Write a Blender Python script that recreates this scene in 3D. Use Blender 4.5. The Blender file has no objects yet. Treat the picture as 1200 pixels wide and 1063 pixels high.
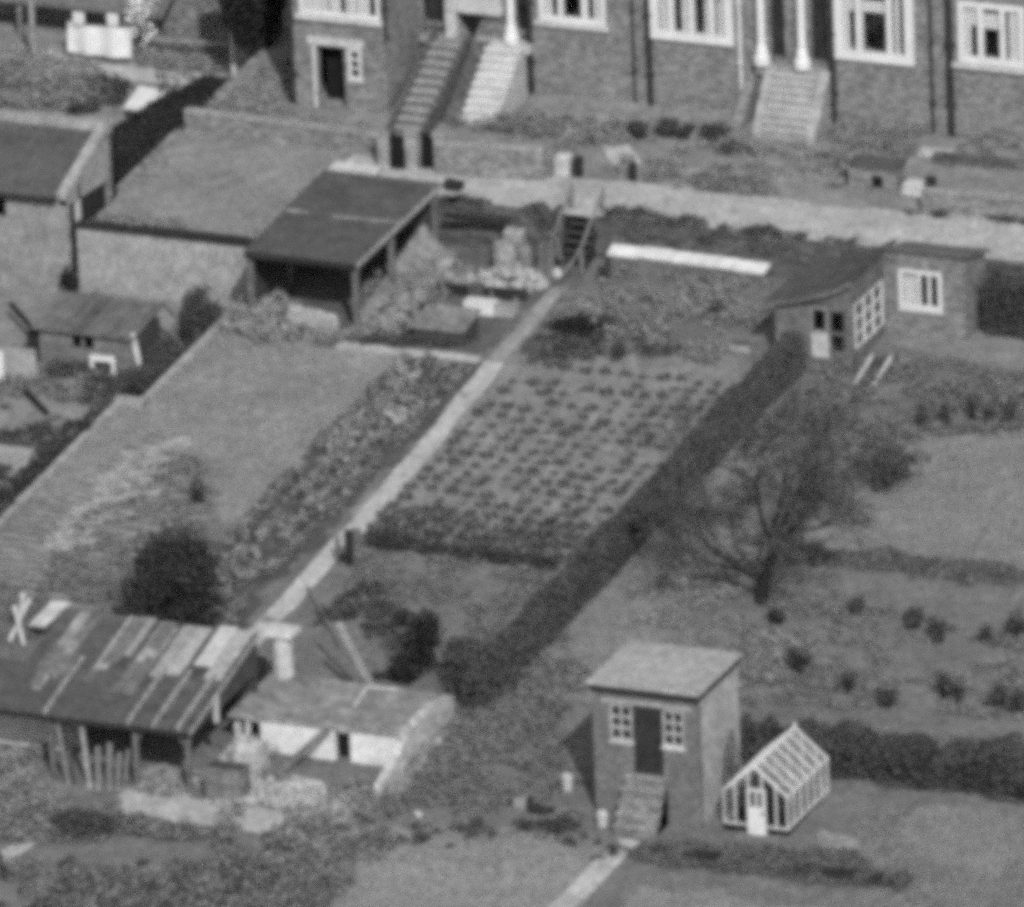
import bpy, math, random
import numpy as np
from mathutils import Vector, Matrix

random.seed(7); NR = np.random.default_rng(11)
scene = bpy.context.scene
COL = scene.collection

# ------------------------------------------------------------------ camera
PITCH, YAW, ROLL, DIST, PXM = math.radians(21.0), math.radians(23.5), math.radians(2.3), 420.0, 43.0
rgt = np.array([math.cos(YAW), math.sin(YAW), 0]); awy = np.array([-math.sin(YAW), math.cos(YAW), 0]); zup = np.array([0, 0, 1.])
fwd = awy * math.cos(PITCH) - zup * math.sin(PITCH); upv = awy * math.sin(PITCH) + zup * math.cos(PITCH)
R2 = rgt * math.cos(ROLL) - upv * math.sin(ROLL); U2 = rgt * math.sin(ROLL) + upv * math.cos(ROLL)
CAM = -fwd * DIST
FPX = PXM * DIST
cd = bpy.data.cameras.new('camera'); cam = bpy.data.objects.new('camera', cd); COL.objects.link(cam)
cam.matrix_world = Matrix(((R2[0], U2[0], -fwd[0], CAM[0]), (R2[1], U2[1], -fwd[1], CAM[1]), (R2[2], U2[2], -fwd[2], CAM[2]), (0, 0, 0, 1)))
cd.sensor_width = 36.0; cd.lens = 36.0 * FPX / 1200.0; cd.clip_start = 1; cd.clip_end = 5000
scene.camera = cam

SL = 0.066                                   # the hillside rises gently towards the houses
UP, LP, TL = 1.1, -0.8, -0.4                 # level of the lane, of the sunken left plot, of the garden behind it
def G(px, py, off=0.0):                      # a spot in the survey photograph -> its place on the sloping ground
    d = fwd + R2 * (px - 600) / FPX - U2 * (py - 531.5) / FPX
    t = (off + SL * CAM[1] - CAM[2]) / (d[2] - SL * d[1])
    p = CAM + t * d
    return (float(p[0]), float(p[1]))
def FY(px, py, y):                           # the same on an upright wall at depth y -> (x, z)
    d = fwd + R2 * (px - 600) / FPX - U2 * (py - 531.5) / FPX
    p = CAM + d * (y - CAM[1]) / d[1]
    return (float(p[0]), float(p[2]))
def gz(y, off=0.0): return SL * y + off

# ------------------------------------------------------------------ materials
KL = 2.0
def alb(d, KL=KL):
    c = d / 255.0
    c = c / 12.92 if c <= .04045 else ((c + .055) / 1.055) ** 2.4
    return min(c / KL, .82)
MATS = {}
def nodes(name):
    m = bpy.data.materials.new(name); m.use_nodes = True
    nt = m.node_tree; b = nt.nodes['Principled BSDF']
    b.inputs['Specular IOR Level'].default_value = .15
    return m, nt, b
def ramp(nt, fac, stops):
    r = nt.nodes.new('ShaderNodeValToRGB'); e = r.color_ramp.elements
    while len(e) < len(stops): e.new(.5)
    for i, (p, v) in enumerate(stops):
        e[i].position = p; e[i].color = (v, v, v, 1)
    nt.links.new(fac, r.inputs[0]); return r.outputs[0]
def mixc(nt, fac, a, b, mode='MIX'):
    m = nt.nodes.new('ShaderNodeMix'); m.data_type = 'RGBA'; m.blend_type = mode
    for sock, v in ((m.inputs[0], fac), (m.inputs[6], a), (m.inputs[7], b)):
        if hasattr(v, 'links'): nt.links.new(v, sock)
        elif isinstance(v, tuple): sock.default_value = v
        elif sock.type == 'RGBA': sock.default_value = (v, v, v, 1)
        else: sock.default_value = v
    return m.outputs[2]
def noise(nt, co, scale, detail=4, rough=.6):
    n = nt.nodes.new('ShaderNodeTexNoise'); n.inputs['Scale'].default_value = scale
    n.inputs['Detail'].default_value = detail; n.inputs['Roughness'].default_value = rough
    nt.links.new(co, n.inputs['Vector']); return n.outputs['Fac']
def coords(nt, kind='Object'):
    return nt.nodes.new('ShaderNodeTexCoord').outputs[kind]
def speck(nt, co, c, k=1.0):
    """grit, stains and small dirt of the real surface"""
    a = ramp(nt, noise(nt, co, 8.5, 3, .65), [(.34, 1 - .36 * k), (.66, 1 + .38 * k)]); b = ramp(nt, noise(nt, co, 2.6, 3, .6), [(.32, 1 - .15 * k), (.68, 1 + .15 * k)])
    return mixc(nt, 1.0, mixc(nt, 1.0, c, a, 'MULTIPLY'), b, 'MULTIPLY')
def mat(name, lo, hi, fine=9.0, coarse=.8, rough=.9, bump=.3, spec=.15, grit=1.0):
    """mottled surface between two greys, fine and coarse mottling, slight bump"""
    if name in MATS: return MATS[name]
    m, nt, b = nodes(name); co = coords(nt)
    a, c = alb(lo), alb(hi)
    f1 = noise(nt, co, fine, 5, .7); f2 = noise(nt, co, coarse, 3, .55)
    c1 = ramp(nt, f1, [(.3, a), (.72, c)])
    c2 = ramp(nt, f2, [(.3, a), (.7, c)])
    nt.links.new(speck(nt, co, mixc(nt, .5, c1, c2), grit), b.inputs['Base Color'])
    b.inputs['Roughness'].default_value = rough; b.inputs['Specular IOR Level'].default_value = spec
    if bump:
        bp = nt.nodes.new('ShaderNodeBump'); bp.inputs['Strength'].default_value = bump; bp.inputs['Distance'].default_value = .05
        nt.links.new(f1, bp.inputs['Height']); nt.links.new(bp.outputs[0], b.inputs['Normal'])
    MATS[name] = m; return m
def leafmat(name, lo, hi):
    """leaf clumps: each leaf its own grey"""
    if name in MATS: return MATS[name]
    m, nt, b = nodes(name)
    g = nt.nodes.new('ShaderNodeNewGeometry')
    n = noise(nt, coords(nt), 1.1, 3, .6)
    c1 = ramp(nt, g.outputs['Random Per Island'], [(0, alb(lo, 1.3)), (1, alb(hi, 1.3))])
    c2 = ramp(nt, n, [(.3, alb(lo, 1.3)), (.7, alb(hi, 1.3))])
    nt.links.new(mixc(nt, .45, c1, c2), b.inputs['Base Color'])
    b.inputs['Roughness'].default_value = .8
    MATS[name] = m; return m
def brickmat(name, lo, hi, mortar, sc=1.0, stain=.5):
    if name in MATS: return MATS[name]
    m, nt, b = nodes(name); co = coords(nt)
    s = nt.nodes.new('ShaderNodeSeparateXYZ'); nt.links.new(co, s.inputs[0])
    ad = nt.nodes.new('ShaderNodeMath'); ad.operation = 'ADD'
    nt.links.new(s.outputs[0], ad.inputs[0]); nt.links.new(s.outputs[1], ad.inputs[1])
    cb = nt.nodes.new('ShaderNodeCombineXYZ'); nt.links.new(ad.outputs[0], cb.inputs[0]); nt.links.new(s.outputs[2], cb.inputs[1])
    br = nt.nodes.new('ShaderNodeTexBrick'); nt.links.new(cb.outputs[0], br.inputs['Vector'])
    br.inputs['Scale'].default_value = 1; br.inputs['Brick Width'].default_value = .225 * sc; br.inputs['Row Height'].default_value = .075 * sc
    br.inputs['Mortar Size'].default_value = .009 * sc; br.inputs['Bias'].default_value = 0
    for k, v in (('Color1', lo), ('Color2', hi), ('Mortar', mortar)):
        a = alb(v); br.inputs[k].default_value = (a, a, a, 1)
    n1 = noise(nt, co, 1.1, 5, .7); n2 = noise(nt, co, 5.0, 4, .7)
    w = ramp(nt, n1, [(.3, .62), (.7, 1.25)]); w2 = ramp(nt, n2, [(.3, .75), (.7, 1.2)])
    c = mixc(nt, stain, br.outputs['Color'], w, 'MULTIPLY'); c = speck(nt, co, mixc(nt, stain, c, w2, 'MULTIPLY'), .8)
    nt.links.new(c, b.inputs['Base Color']); b.inputs['Roughness'].default_value = .92
    bp = nt.nodes.new('ShaderNodeBump'); bp.inputs['Strength'].default_value = .4; bp.inputs['Distance'].default_value = .02
    nt.links.new(n2, bp.inputs['Height']); nt.links.new(bp.outputs[0], b.inputs['Normal'])
    MATS[name] = m; return m
def plain(name, d, rough=.6, var=.12, spec=.3):
    return mat(name, d * (1 - var), d * (1 + var), 6, 1.0, rough, .08, spec)
def boardmat(name, lo, hi, width=.15, axis=0, rough=.85):
    """weathered boards or sheets: streaks along one axis with dark joints"""
    if name in MATS: return MATS[name]
    m, nt, b = nodes(name); co = coords(nt)
    mp = nt.nodes.new('ShaderNodeMapping'); nt.links.new(co, mp.inputs[0])
    sc = [.6, .6, .6]; sc[axis] = 9.0; mp.inputs['Scale'].default_value = sc
    n = noise(nt, mp.outputs[0], 1.0, 4, .65)
    s = nt.nodes.new('ShaderNodeSeparateXYZ'); nt.links.new(co, s.inputs[0])
    d = nt.nodes.new('ShaderNodeMath'); d.operation = 'DIVIDE'; d.inputs[1].default_value = width; nt.links.new(s.outputs[axis], d.inputs[0])
    fr = nt.nodes.new('ShaderNodeMath'); fr.operation = 'FRACT'; nt.links.new(d.outputs[0], fr.inputs[0])
    j = ramp(nt, fr.outputs[0], [(0, .45), (.1, 1.0)])
    n2 = noise(nt, co, 2.2, 4, .7)
    c = mixc(nt, .5, ramp(nt, n, [(.3, alb(lo)), (.7, alb(hi))]), ramp(nt, n2, [(.3, alb(lo)), (.7, alb(hi))]))
    nt.links.new(speck(nt, co, mixc(nt, .8, c, j, 'MULTIPLY'), .7), b.inputs['Base Color']); b.inputs['Roughness'].default_value = rough
    MATS[name] = m; return m
def glassmat(name, d=26):
    if name in MATS: return MATS[name]
    m, nt, b = nodes(name); v = alb(d)
    b.inputs['Base Color'].default_value = (v, v, v, 1); b.inputs['Roughness'].default_value = .12
    b.inputs['Specular IOR Level'].default_value = .4
    MATS[name] = m; return m

# ------------------------------------------------------------------ mesh building
ORG = {}
class MB:
    def __init__(s): s.v = []; s.f = []
    def add(s, vs, fs):
        o = len(s.v); s.v += [tuple(map(float, p)) for p in vs]; s.f += [tuple(i + o for i in f) for f in fs]; return s
    def box(s, x0, x1, y0, y1, z0, z1):
        return s.hexa([(x0, y0, z0), (x1, y0, z0), (x1, y1, z0), (x0, y1, z0)], [(x0, y0, z1), (x1, y0, z1), (x1, y1, z1), (x0, y1, z1)])
    def hexa(s, b, t):
        return s.add(list(b) + list(t), [(3, 2, 1, 0), (4, 5, 6, 7), (0, 1, 5, 4), (1, 2, 6, 5), (2, 3, 7, 6), (3, 0, 4, 7)])
    def prism(s, poly, a, b):                # polygon points (3d) extruded from offset a to offset b (3d vectors)
        n = len(poly); a = np.array(a, float); b = np.array(b, float)
        vs = [np.array(p) + a for p in poly] + [np.array(p) + b for p in poly]
        fs = [tuple(range(n))[::-1], tuple(range(n, 2 * n))] + [(i, (i + 1) % n, n + (i + 1) % n, n + i) for i in range(n)]
        return s.add(vs, fs)
    def beam(s, p, q, w, h=None, up=(0, 0, 1)):
        h = h or w; p = Vector(p); q = Vector(q); d = (q - p).normalized(); u = Vector(up)
        if abs(d.dot(u)) > .97: u = Vector((0, 1, 0))
        a = d.cross(u).normalized() * w / 2; c = a.cross(d).normalized() * h / 2
        return s.hexa([p - a - c, p + a - c, p + a + c, p - a + c], [q - a - c, q + a - c, q + a + c, q - a + c])
    def tube(s, pts, rad, n=7):
        rings = []; pts = [Vector(p) for p in pts]
        for i, p in enumerate(pts):
            d = (pts[min(i + 1, len(pts) - 1)] - pts[max(i - 1, 0)]).normalized()
            u = Vector((0, 0, 1)) if abs(d.z) < .9 else Vector((1, 0, 0))
            a = d.cross(u).normalized(); c = a.cross(d).normalized()
            rings.append([p + (a * math.cos(k * 2 * math.pi / n) + c * math.sin(k * 2 * math.pi / n)) * rad[i] for k in range(n)])
        vs = [v for r in rings for v in r]; fs = []
        for i in range(len(pts) - 1):
            for k in range(n): fs.append((i * n + k, i * n + (k + 1) % n, (i + 1) * n + (k + 1) % n, (i + 1) * n + k))
        fs.append(tuple(range(n))[::-1]); fs.append(tuple((len(pts) - 1) * n + k for k in range(n)))
        return s.add(vs, fs)
    def lathe(s, c, prof, n=12):             # prof: (radius, z)
        return s.tube([(c[0], c[1], c[2] + z) for r, z in prof], [r for r, z in prof], n)
    def blob(s, c, r, k=.25, seg=10, rings=6):
        c = np.array(c, float); vs = []; fs = []
        for i in range(rings + 1):
            th = math.pi * i / rings
            for j in range(seg):
                ph = 2 * math.pi * j / seg; q = 1 + random.uniform(-k, k)
                vs.append(c + np.array([math.sin(th) * math.cos(ph) * r[0], math.sin(th) * math.sin(ph) * r[1], math.cos(th) * r[2]]) * q)
        for i in range(rings):
            for j in range(seg): fs.append((i * seg + j, (i + 1) * seg + j, (i + 1) * seg + (j + 1) % seg, i * seg + (j + 1) % seg))
        return s.add(vs, fs)
    def wall_y(s, x0, x1, z0, z1, y0, y1, holes=()):   # wall across x with rectangular holes (xa, xb, za, zb)
        xs = sorted({x0, x1} | {h[0] for h in holes} | {h[1] for h in holes}); zs = sorted({z0, z1} | {h[2] for h in holes} | {h[3] for h in holes})
        xs = [x for x in xs if x0 <= x <= x1]; zs = [z for z in zs if z0 <= z <= z1]
        for xa, xb in zip(xs, xs[1:]):
            for za, zb in zip(zs, zs[1:]):
                cx, cz = (xa + xb) / 2, (za + zb) / 2
                if not any(h[0] < cx < h[1] and h[2] < cz < h[3] for h in holes): s.box(xa, xb, y0, y1, za, zb)
        return s
    def wall_x(s, y0, y1, z0, z1, x0, x1, holes=()):
        ys = sorted({y0, y1} | {h[0] for h in holes} | {h[1] for h in holes}); zs = sorted({z0, z1} | {h[2] for h in holes} | {h[3] for h in holes})
        for ya, yb in zip(ys, ys[1:]):
            for za, zb in zip(zs, zs[1:]):
                cy, cz = (ya + yb) / 2, (za + zb) / 2
                if not any(h[0] < cy < h[1] and h[2] < cz < h[3] for h in holes): s.box(x0, x1, ya, yb, za, zb)
        return s
    def jitter(s, k):
        s.v = [(x + random.uniform(-k, k), y + random.uniform(-k, k), z + random.uniform(-k, k)) for x, y, z in s.v]; return s
    def build(s, name, m, parent=None, loc=None, bevel=0):
        me = bpy.data.meshes.new(name)
        o = bpy.data.objects.new(name, me); COL.objects.link(o)
        if parent is not None:
            org = ORG[parent.name]; o.parent = parent
        else:
            if loc is None:
                a = np.array(s.v); loc = ((a[:, 0].min() + a[:, 0].max()) / 2, (a[:, 1].min() + a[:, 1].max()) / 2, a[:, 2].min())
            org = tuple(map(float, loc)); o.location = org
        ORG[o.name] = org
        me.from_pydata([(x - org[0], y - org[1], z - org[2]) for x, y, z in s.v], [], s.f)
        me.materials.append(m); me.update()
        if bevel:
            b = o.modifiers.new('bevel', 'BEVEL'); b.width = bevel; b.segments = 1; b.limit_method = 'ANGLE'
        return o
def tag(o, label=None, cat=None, group=None, kind=None):
    for k, v in (('label', label), ('category', cat), ('group', group), ('kind', kind)):
        if v: o[k] = v
    return o
def thing(name, label, cat, loc, group=None):
    o = bpy.data.objects.new(name, None); COL.objects.link(o); o.location = loc; o.empty_display_size = .2
    ORG[o.name] = tuple(map(float, loc)); return tag(o, label, cat, group)
def copy_tree(root, loc, rz=0, sc=1, label=None):
    def cp(o, parent):
        c = o.copy(); COL.objects.link(c)
        if parent is not None: c.parent = parent
        for ch in list(o.children): cp(ch, c)
        return c
    r = cp(root, None); r.location = loc; r.rotation_euler = (0, 0, rz); r.scale = (sc,) * 3
    if label: r['label'] = label
    return r

# leaves: vectorised little quads
def leafverts(C, size, flat=.0, elong=1.6):
    n = len(C); C = np.asarray(C, float); size = np.broadcast_to(size, (n,)).reshape(n, 1)
    a = NR.normal(size=(n, 3)); a[:, 2] *= (1 - flat); a /= np.linalg.norm(a, axis=1, keepdims=True)
    t = NR.normal(size=(n, 3)); t[:, 2] *= (1 - flat); b = t - (t * a).sum(1, keepdims=True) * a; b /= np.linalg.norm(b, axis=1, keepdims=True)
    a = a * size * elong / 2; b = b * size / 2
    V = np.stack([C - a, C + b * .8, C + a, C - b * .8], 1).reshape(-1, 3)
    return V
def quadmesh(name, V, m, parent=None, loc=None):
    V = np.asarray(V, float); n = len(V) // 4
    me = bpy.data.meshes.new(name); o = bpy.data.objects.new(name, me); COL.objects.link(o)
    if parent is not None: org = ORG[parent.name]; o.parent = parent
    else:
        if loc is None: loc = ((V[:, 0].min() + V[:, 0].max()) / 2, (V[:, 1].min() + V[:, 1].max()) / 2, V[:, 2].min())
        org = tuple(map(float, loc)); o.location = org
    ORG[o.name] = org
    me.vertices.add(4 * n); me.vertices.foreach_set('co', (V - np.array(org)).astype(np.float32).ravel())
    me.loops.add(4 * n); me.loops.foreach_set('vertex_index', np.arange(4 * n, dtype=np.int32))
    me.polygons.add(n); me.polygons.foreach_set('loop_start', np.arange(0, 4 * n, 4, dtype=np.int32))
    try: me.polygons.foreach_set('loop_total', np.full(n, 4, dtype=np.int32))
    except Exception: pass
    me.materials.append(m); me.update(calc_edges=True); me.validate()
    return o

# ------------------------------------------------------------------ value noise and terrain
_T = NR.random((64, 64))
def vn(x, y):
    x = np.asarray(x, float); y = np.asarray(y, float)
    i = np.floor(x).astype(int); j = np.floor(y).astype(int); u = x - i; w = y - j
    u = u * u * (3 - 2 * u); w = w * w * (3 - 2 * w)
    g = lambda a, b: _T[a % 64, b % 64]
    return (g(i, j) * (1 - u) + g(i + 1, j) * u) * (1 - w) + (g(i, j + 1) * (1 - u) + g(i + 1, j + 1) * u) * w - .5
def bump(x, y): return .10 * vn(x * .5, y * .5) + .05 * vn(x * 1.9 + 7, y * 1.9) + .03 * vn(x * 5, y * 5 + 3)
def xb(y): return np.where(np.asarray(y) < .2, -11.8, -11.2)      # boundary wall of the sunken plot
def level(x, y):
    x = np.asarray(x, float); y = np.asarray(y, float)
    o = np.zeros(np.broadcast(x, y).shape)
    o = np.where((x < xb(y)) & (y < 8.9), LP, o)
    o = np.where((x > -11.3) & (y > 13.0), UP, o)
    o = np.where((x > -16.7) & (x <= -11.3) & (y > 8.9), UP, o)
    o = np.where((x <= -16.7) & (y > 8.9), TL, o)
    return o
def H(x, y, rough=1.0):
    r = SL * np.asarray(y, float) + level(x, y) + rough * bump(x, y)
    return r if np.ndim(r) else float(r)
def inpoly(x, y, poly):
    c = np.zeros(x.shape, bool); n = len(poly)
    for i in range(n):
        x0, y0 = poly[i]; x1, y1 = poly[(i + 1) % n]
        if y0 == y1: continue
        t = ((y0 > y) != (y1 > y)) & (x < (x1 - x0) * (y - y0) / (y1 - y0) + x0); c ^= t
    return c
def pxpoly(pts, off=0.0): return [G(a, b, off) for a, b in pts]
def rect(x0, x1, y0, y1): return [(x0, y0), (x1, y0), (x1, y1), (x0, y1)]
def sample(poly, n):
    p = np.array(poly); x0, y0 = p.min(0); x1, y1 = p.max(0)
    X = np.empty(0); Y = np.empty(0)
    while len(X) < n:
        x = NR.uniform(x0, x1, 4 * n + 50); y = NR.uniform(y0, y1, 4 * n + 50); k = inpoly(x, y, poly)
        X = np.concatenate([X, x[k]]); Y = np.concatenate([Y, y[k]])
    return X[:n], Y[:n]
def scrub_leaves(poly, n, r, h, leaf, per=14, clump=True):
    """n tufts of leaves over an area: returns leaf centres and sizes"""
    X, Y = sample(poly, n)
    if clump:
        k = vn(X * .8 + 3, Y * .8) + vn(X * 2.3, Y * 2.3 + 9) * .7 > -.12; X, Y = X[k], Y[k]
    m = len(X); rr = NR.uniform(.5, 1.2, m) * r; hh = NR.uniform(.35, 1.2, m) * h
    a = NR.uniform(0, 2 * np.pi, (m, per)); q = np.sqrt(NR.random((m, per)))
    cx = X[:, None] + np.cos(a) * q * rr[:, None]; cy = Y[:, None] + np.sin(a) * q * rr[:, None]
    cz = np.sqrt(np.clip(1 - .8 * q * q, 0, 1)) * hh[:, None] * NR.uniform(.3, 1, (m, per))
    z = SL * Y + level(X, Y) + bump(X, Y)
    return np.stack([cx.ravel(), cy.ravel(), (z[:, None] + cz).ravel()], 1)
def scrub(name, poly, n, r, h, leaf, m, per=14, clump=True, flat=.55, elong=1.7):
    C = scrub_leaves(poly, n, r, h, leaf, per, clump)
    o = quadmesh(name, leafverts(C, NR.uniform(.6, 1.3, len(C)) * leaf, flat, elong), m)
    o['kind'] = 'stuff'; return o
# ------------------------------------------------------------------ materials used
M = dict(
 grass=mat('grass_ground', 98, 126, 7, .7), lawn=mat('lawn_ground', 112, 154, 4, .35), lawn_light=mat('pale_lawn_ground', 118, 140, 8, .5),
 soil=mat('dug_soil', 106, 150, 3.5, .9), soil_dark=mat('potato_soil', 70, 96, 4, 1.2), dirt=mat('trodden_dirt', 74, 110, 3, .9),
 lane=mat('lane_dust', 152, 188, 3, .5), yard=mat('yard_dirt', 114, 148, 2.5, .45), front=mat('front_garden_soil', 110, 150, 3, .8),
 path=mat('cement_path', 164, 190, 3, 1.2), sunken=mat('sunken_ground', 108, 150, 2.5, .6),
 brick=brickmat('house_brick', 98, 148, 130), brick2=brickmat('old_brick', 100, 152, 132), brick_pale=brickmat('pale_rubble_brick', 150, 212, 176, 1.3),
 stone=brickmat('retaining_stone', 66, 112, 88, 1.8), shaded_side=brickmat('shaded_side_brick', 68, 104, 88), render_=mat('cement_render', 138, 168, 4, 1.0),  # cheek brick: the shaded side of the stairs is put into its colour
 white=mat('white_paint', 206, 232, 5, 1.2, .5, .05, .3, .25), offwhite=mat('weathered_white', 168, 206, 4, 1.2, .7, grit=.6), whitewash=mat('whitewash', 196, 232, 3, 1.5, grit=.4),
 felt=mat('roofing_felt', 68, 98, 2.2, .8), felt_light=mat('pale_felt', 150, 172, 6, .9), tar=mat('tarred_wood', 34, 54, 6, 1.2),
 slate=mat('roof_slate', 70, 100, 6, 1), concrete=mat('concrete', 128, 164, 4, 1),
 wood=boardmat('grey_boards', 96, 140, .16), wood_dark=boardmat('dark_boards', 52, 84, .14), wood_light=boardmat('pale_boards', 150, 190, .2),
 dark=mat('black_inside', 18, 30, 5, 1), pipe=mat('iron_pipe', 38, 58, 5, 2, .5), glass=None,
 curtain=mat('net_curtain', 225, 250, 9, 3, .9, grit=.2), door=mat('dark_door_paint', 44, 60, 5, 1.5, .5),
 rubble=mat('rubble', 84, 156, 3, 1.5), twig=mat('twig_bark', 56, 92, 9, 3), bark=mat('bark', 30, 56, 9, 3), post=mat('grey_post', 88, 120, 7, 2),
 rust=boardmat('rusty_sheet', 70, 130, .09),
)
L = dict(dark=leafmat('leaf_dark', 44, 74), hedge=leafmat('leaf_hedge', 50, 78), mid=leafmat('leaf_mid', 80, 112), pale=leafmat('leaf_pale', 100, 150),
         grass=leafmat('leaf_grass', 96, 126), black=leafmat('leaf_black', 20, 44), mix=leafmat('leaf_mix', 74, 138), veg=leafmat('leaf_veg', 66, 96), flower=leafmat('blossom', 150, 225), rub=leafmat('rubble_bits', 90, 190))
def clearglass():
    m, nt, b = nodes('window_glass'); out = nt.nodes['Material Output']
    t = nt.nodes.new('ShaderNodeBsdfTransparent'); t.inputs[0].default_value = (.95, .95, .95, 1)
    g = nt.nodes.new('ShaderNodeBsdfGlossy'); g.inputs['Roughness'].default_value = .05
    x = nt.nodes.new('ShaderNodeMixShader'); x.inputs[0].default_value = .07
    nt.links.new(t.outputs[0], x.inputs[1]); nt.links.new(g.outputs[0], x.inputs[2]); nt.links.new(x.outputs[0], out.inputs[0]); return m
M['glass'] = clearglass()

# ------------------------------------------------------------------ terrain: one lattice, cut into regions that share their edges
def furrows():
    m, nt, b = nodes('furrowed_soil'); co = coords(nt); s = nt.nodes.new('ShaderNodeTexWave'); s.wave_type = 'BANDS'; s.bands_direction = 'Y'
    s.inputs['Scale'].default_value = .8; s.inputs['Distortion'].default_value = 5; s.inputs['Detail'].default_value = 3; s.inputs['Detail Scale'].default_value = .9
    nt.links.new(co, s.inputs[0]); w_ = ramp(nt, s.outputs['Fac'], [(.15, alb(84)), (.55, alb(120)), (.85, alb(164))])
    n = ramp(nt, noise(nt, co, .7, 3, .6), [(.35, alb(96)), (.65, alb(136))]); nt.links.new(speck(nt, co, mixc(nt, .5, w_, n), 1.1), b.inputs['Base Color']); b.inputs['Roughness'].default_value = .95; return m
def terrain():
    st = .15; xs = np.arange(-33, 29, st); ys = np.arange(-34, 34, st)
    nx, ny = len(xs), len(ys); cx = xs[:-1] + st / 2; cy = ys[:-1] + st / 2
    CX, CY = np.meshgrid(cx, cy, indexing='ij')
    jx = CX + .7 * vn(CX * .9, CY * .9) + .35 * vn(CX * 3.1, CY * 3.1); jy = CY + .7 * vn(CX * .9 + 20, CY * .9) + .35 * vn(CX * 3.1 + 9, CY * 3.1)
    lev = level(CX, CY); reg = np.zeros(CX.shape, int)
    regs = [('rough_ground', M['grass'])]
    def R(name, m, mask):
        regs.append((name, m)); reg[mask] = len(regs) - 1
    low = lev == 0
    R('lawn', M['lawn'], low & inpoly(jx, jy, rect(-11.9, -5.4, -6, 5.4)))
    R('potato_bed', M['soil_dark'], low & inpoly(jx, jy, rect(-5.4, -2.9, -14, 5.3)))
    R('vegetable_bed', M['soil'], low & inpoly(jx, jy, rect(-2.6, 5.0, -6.6, 7.2)))
    R('junk_yard', M['dirt'], low & inpoly(jx, jy, rect(-11.3, -3.3, 5.5, 13.2)))
    R('dug_strip', furrows(), low & inpoly(jx, jy, pxpoly([(-60, 700), (10, 610), (190, 500), (255, 590), (130, 725), (-60, 760)])))
    R('grass_strip', M['lawn_light'], low & inpoly(jx, jy, rect(5.5, 8.2, -14, 5)))
    R('orchard_lawn', M['lawn_light'], low & inpoly(jx, jy, pxpoly([(915, 640), (1000, 575), (1080, 505), (1300, 500), (1300, 672)])))
    R('border_strip', M['soil_dark'], low & inpoly(jx, jy, pxpoly([(925, 640), (1300, 672), (1300, 696), (925, 662)])))
    R('upper_lawn', M['lawn_light'], low & inpoly(jx, jy, pxpoly([(1040, 405), (1135, 355), (1300, 345), (1300, 450), (1120, 425)])))
    R('bottom_lawn', M['lawn'], low & inpoly(jx, jy, pxpoly([(330, 1140), (440, 965), (730, 985), (640, 1140)])))
    R('corner_lawn', M['lawn'], low & inpoly(jx, jy, pxpoly([(690, 1140), (750, 1045), (980, 1060), (1080, 1140)])))
    R('bare_patch', M['lawn_light'], low & inpoly(jx, jy, pxpoly([(1070, 950), (1150, 945), (1215, 985), (1170, 1030), (1060, 1000)])))
    R('trodden_patch', M['lane'], low & inpoly(jx, jy, pxpoly([(140, 925), (300, 935), (420, 925), (380, 975), (150, 965)])))
    R('sunken_ground', M['sunken'], lev == LP)
    R('neighbour_garden', M['front'], lev == TL)
    up = lev == UP
    R('front_garden', M['front'], up)
    R('yard', M['yard'], up & (CX < -11.3) & (CY < 15.9))
    R('lane', M['lane'], up & (CX >= -11.3) & (CY < 13.2 + 2.3 + .0 * CX + .5 * vn(CX * .6, CY * 0 + 4)))
    for k, (name, m) in enumerate(regs):
        I, J = np.nonzero(reg == k)
        if not len(I): continue
        lv = lev[I, J]
        # vertices keyed on (i, j, level) so that a cliff stays a cliff
        q = []
        for di, dj in ((0, 0), (1, 0), (1, 1), (0, 1)):
            q.append(((I + di) * ny + (J + dj)) * 8 + np.searchsorted([LP, TL, 0, UP], lv))
        Q = np.stack(q, 1); u, inv = np.unique(Q.ravel(), return_inverse=True)
        l = np.array([LP, TL, 0, UP])[u % 8]; ij = u // 8; X = xs[ij // ny]; Y = ys[ij % ny]
        Z = SL * Y + l + bump(X, Y)
        me = bpy.data.meshes.new(name); o = bpy.data.objects.new(name, me); COL.objects.link(o); o['kind'] = 'structure'
        n = len(Q); me.vertices.add(len(u)); me.vertices.foreach_set('co', np.stack([X, Y, Z], 1).astype(np.float32).ravel())
        me.loops.add(4 * n); me.loops.foreach_set('vertex_index', inv.astype(np.int32).ravel())
        me.polygons.add(n); me.polygons.foreach_set('loop_start', np.arange(0, 4 * n, 4, dtype=np.int32))
        try: me.polygons.foreach_set('loop_total', np.full(n, 4, dtype=np.int32))
        except Exception: pass
        me.polygons.foreach_set('use_smooth', np.ones(n, bool))
        me.materials.append(m); me.update(calc_edges=True); me.validate()
terrain()
g = MB(); a = np.array([-2500, -400, -120, -60, -34, -10, 10, 34, 60, 120, 400, 2500.])
for x in a:
    for y in a: g.v.append((x, y, SL * max(-60, min(60, y)) - 1.3))
n = len(a); g.f = [(i * n + j, (i + 1) * n + j, (i + 1) * n + j + 1, i * n + j + 1) for i in range(n - 1) for j in range(n - 1)]
g.build('ground', M['grass'], loc=(0, 0, 0))['kind'] = 'structure'

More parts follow.
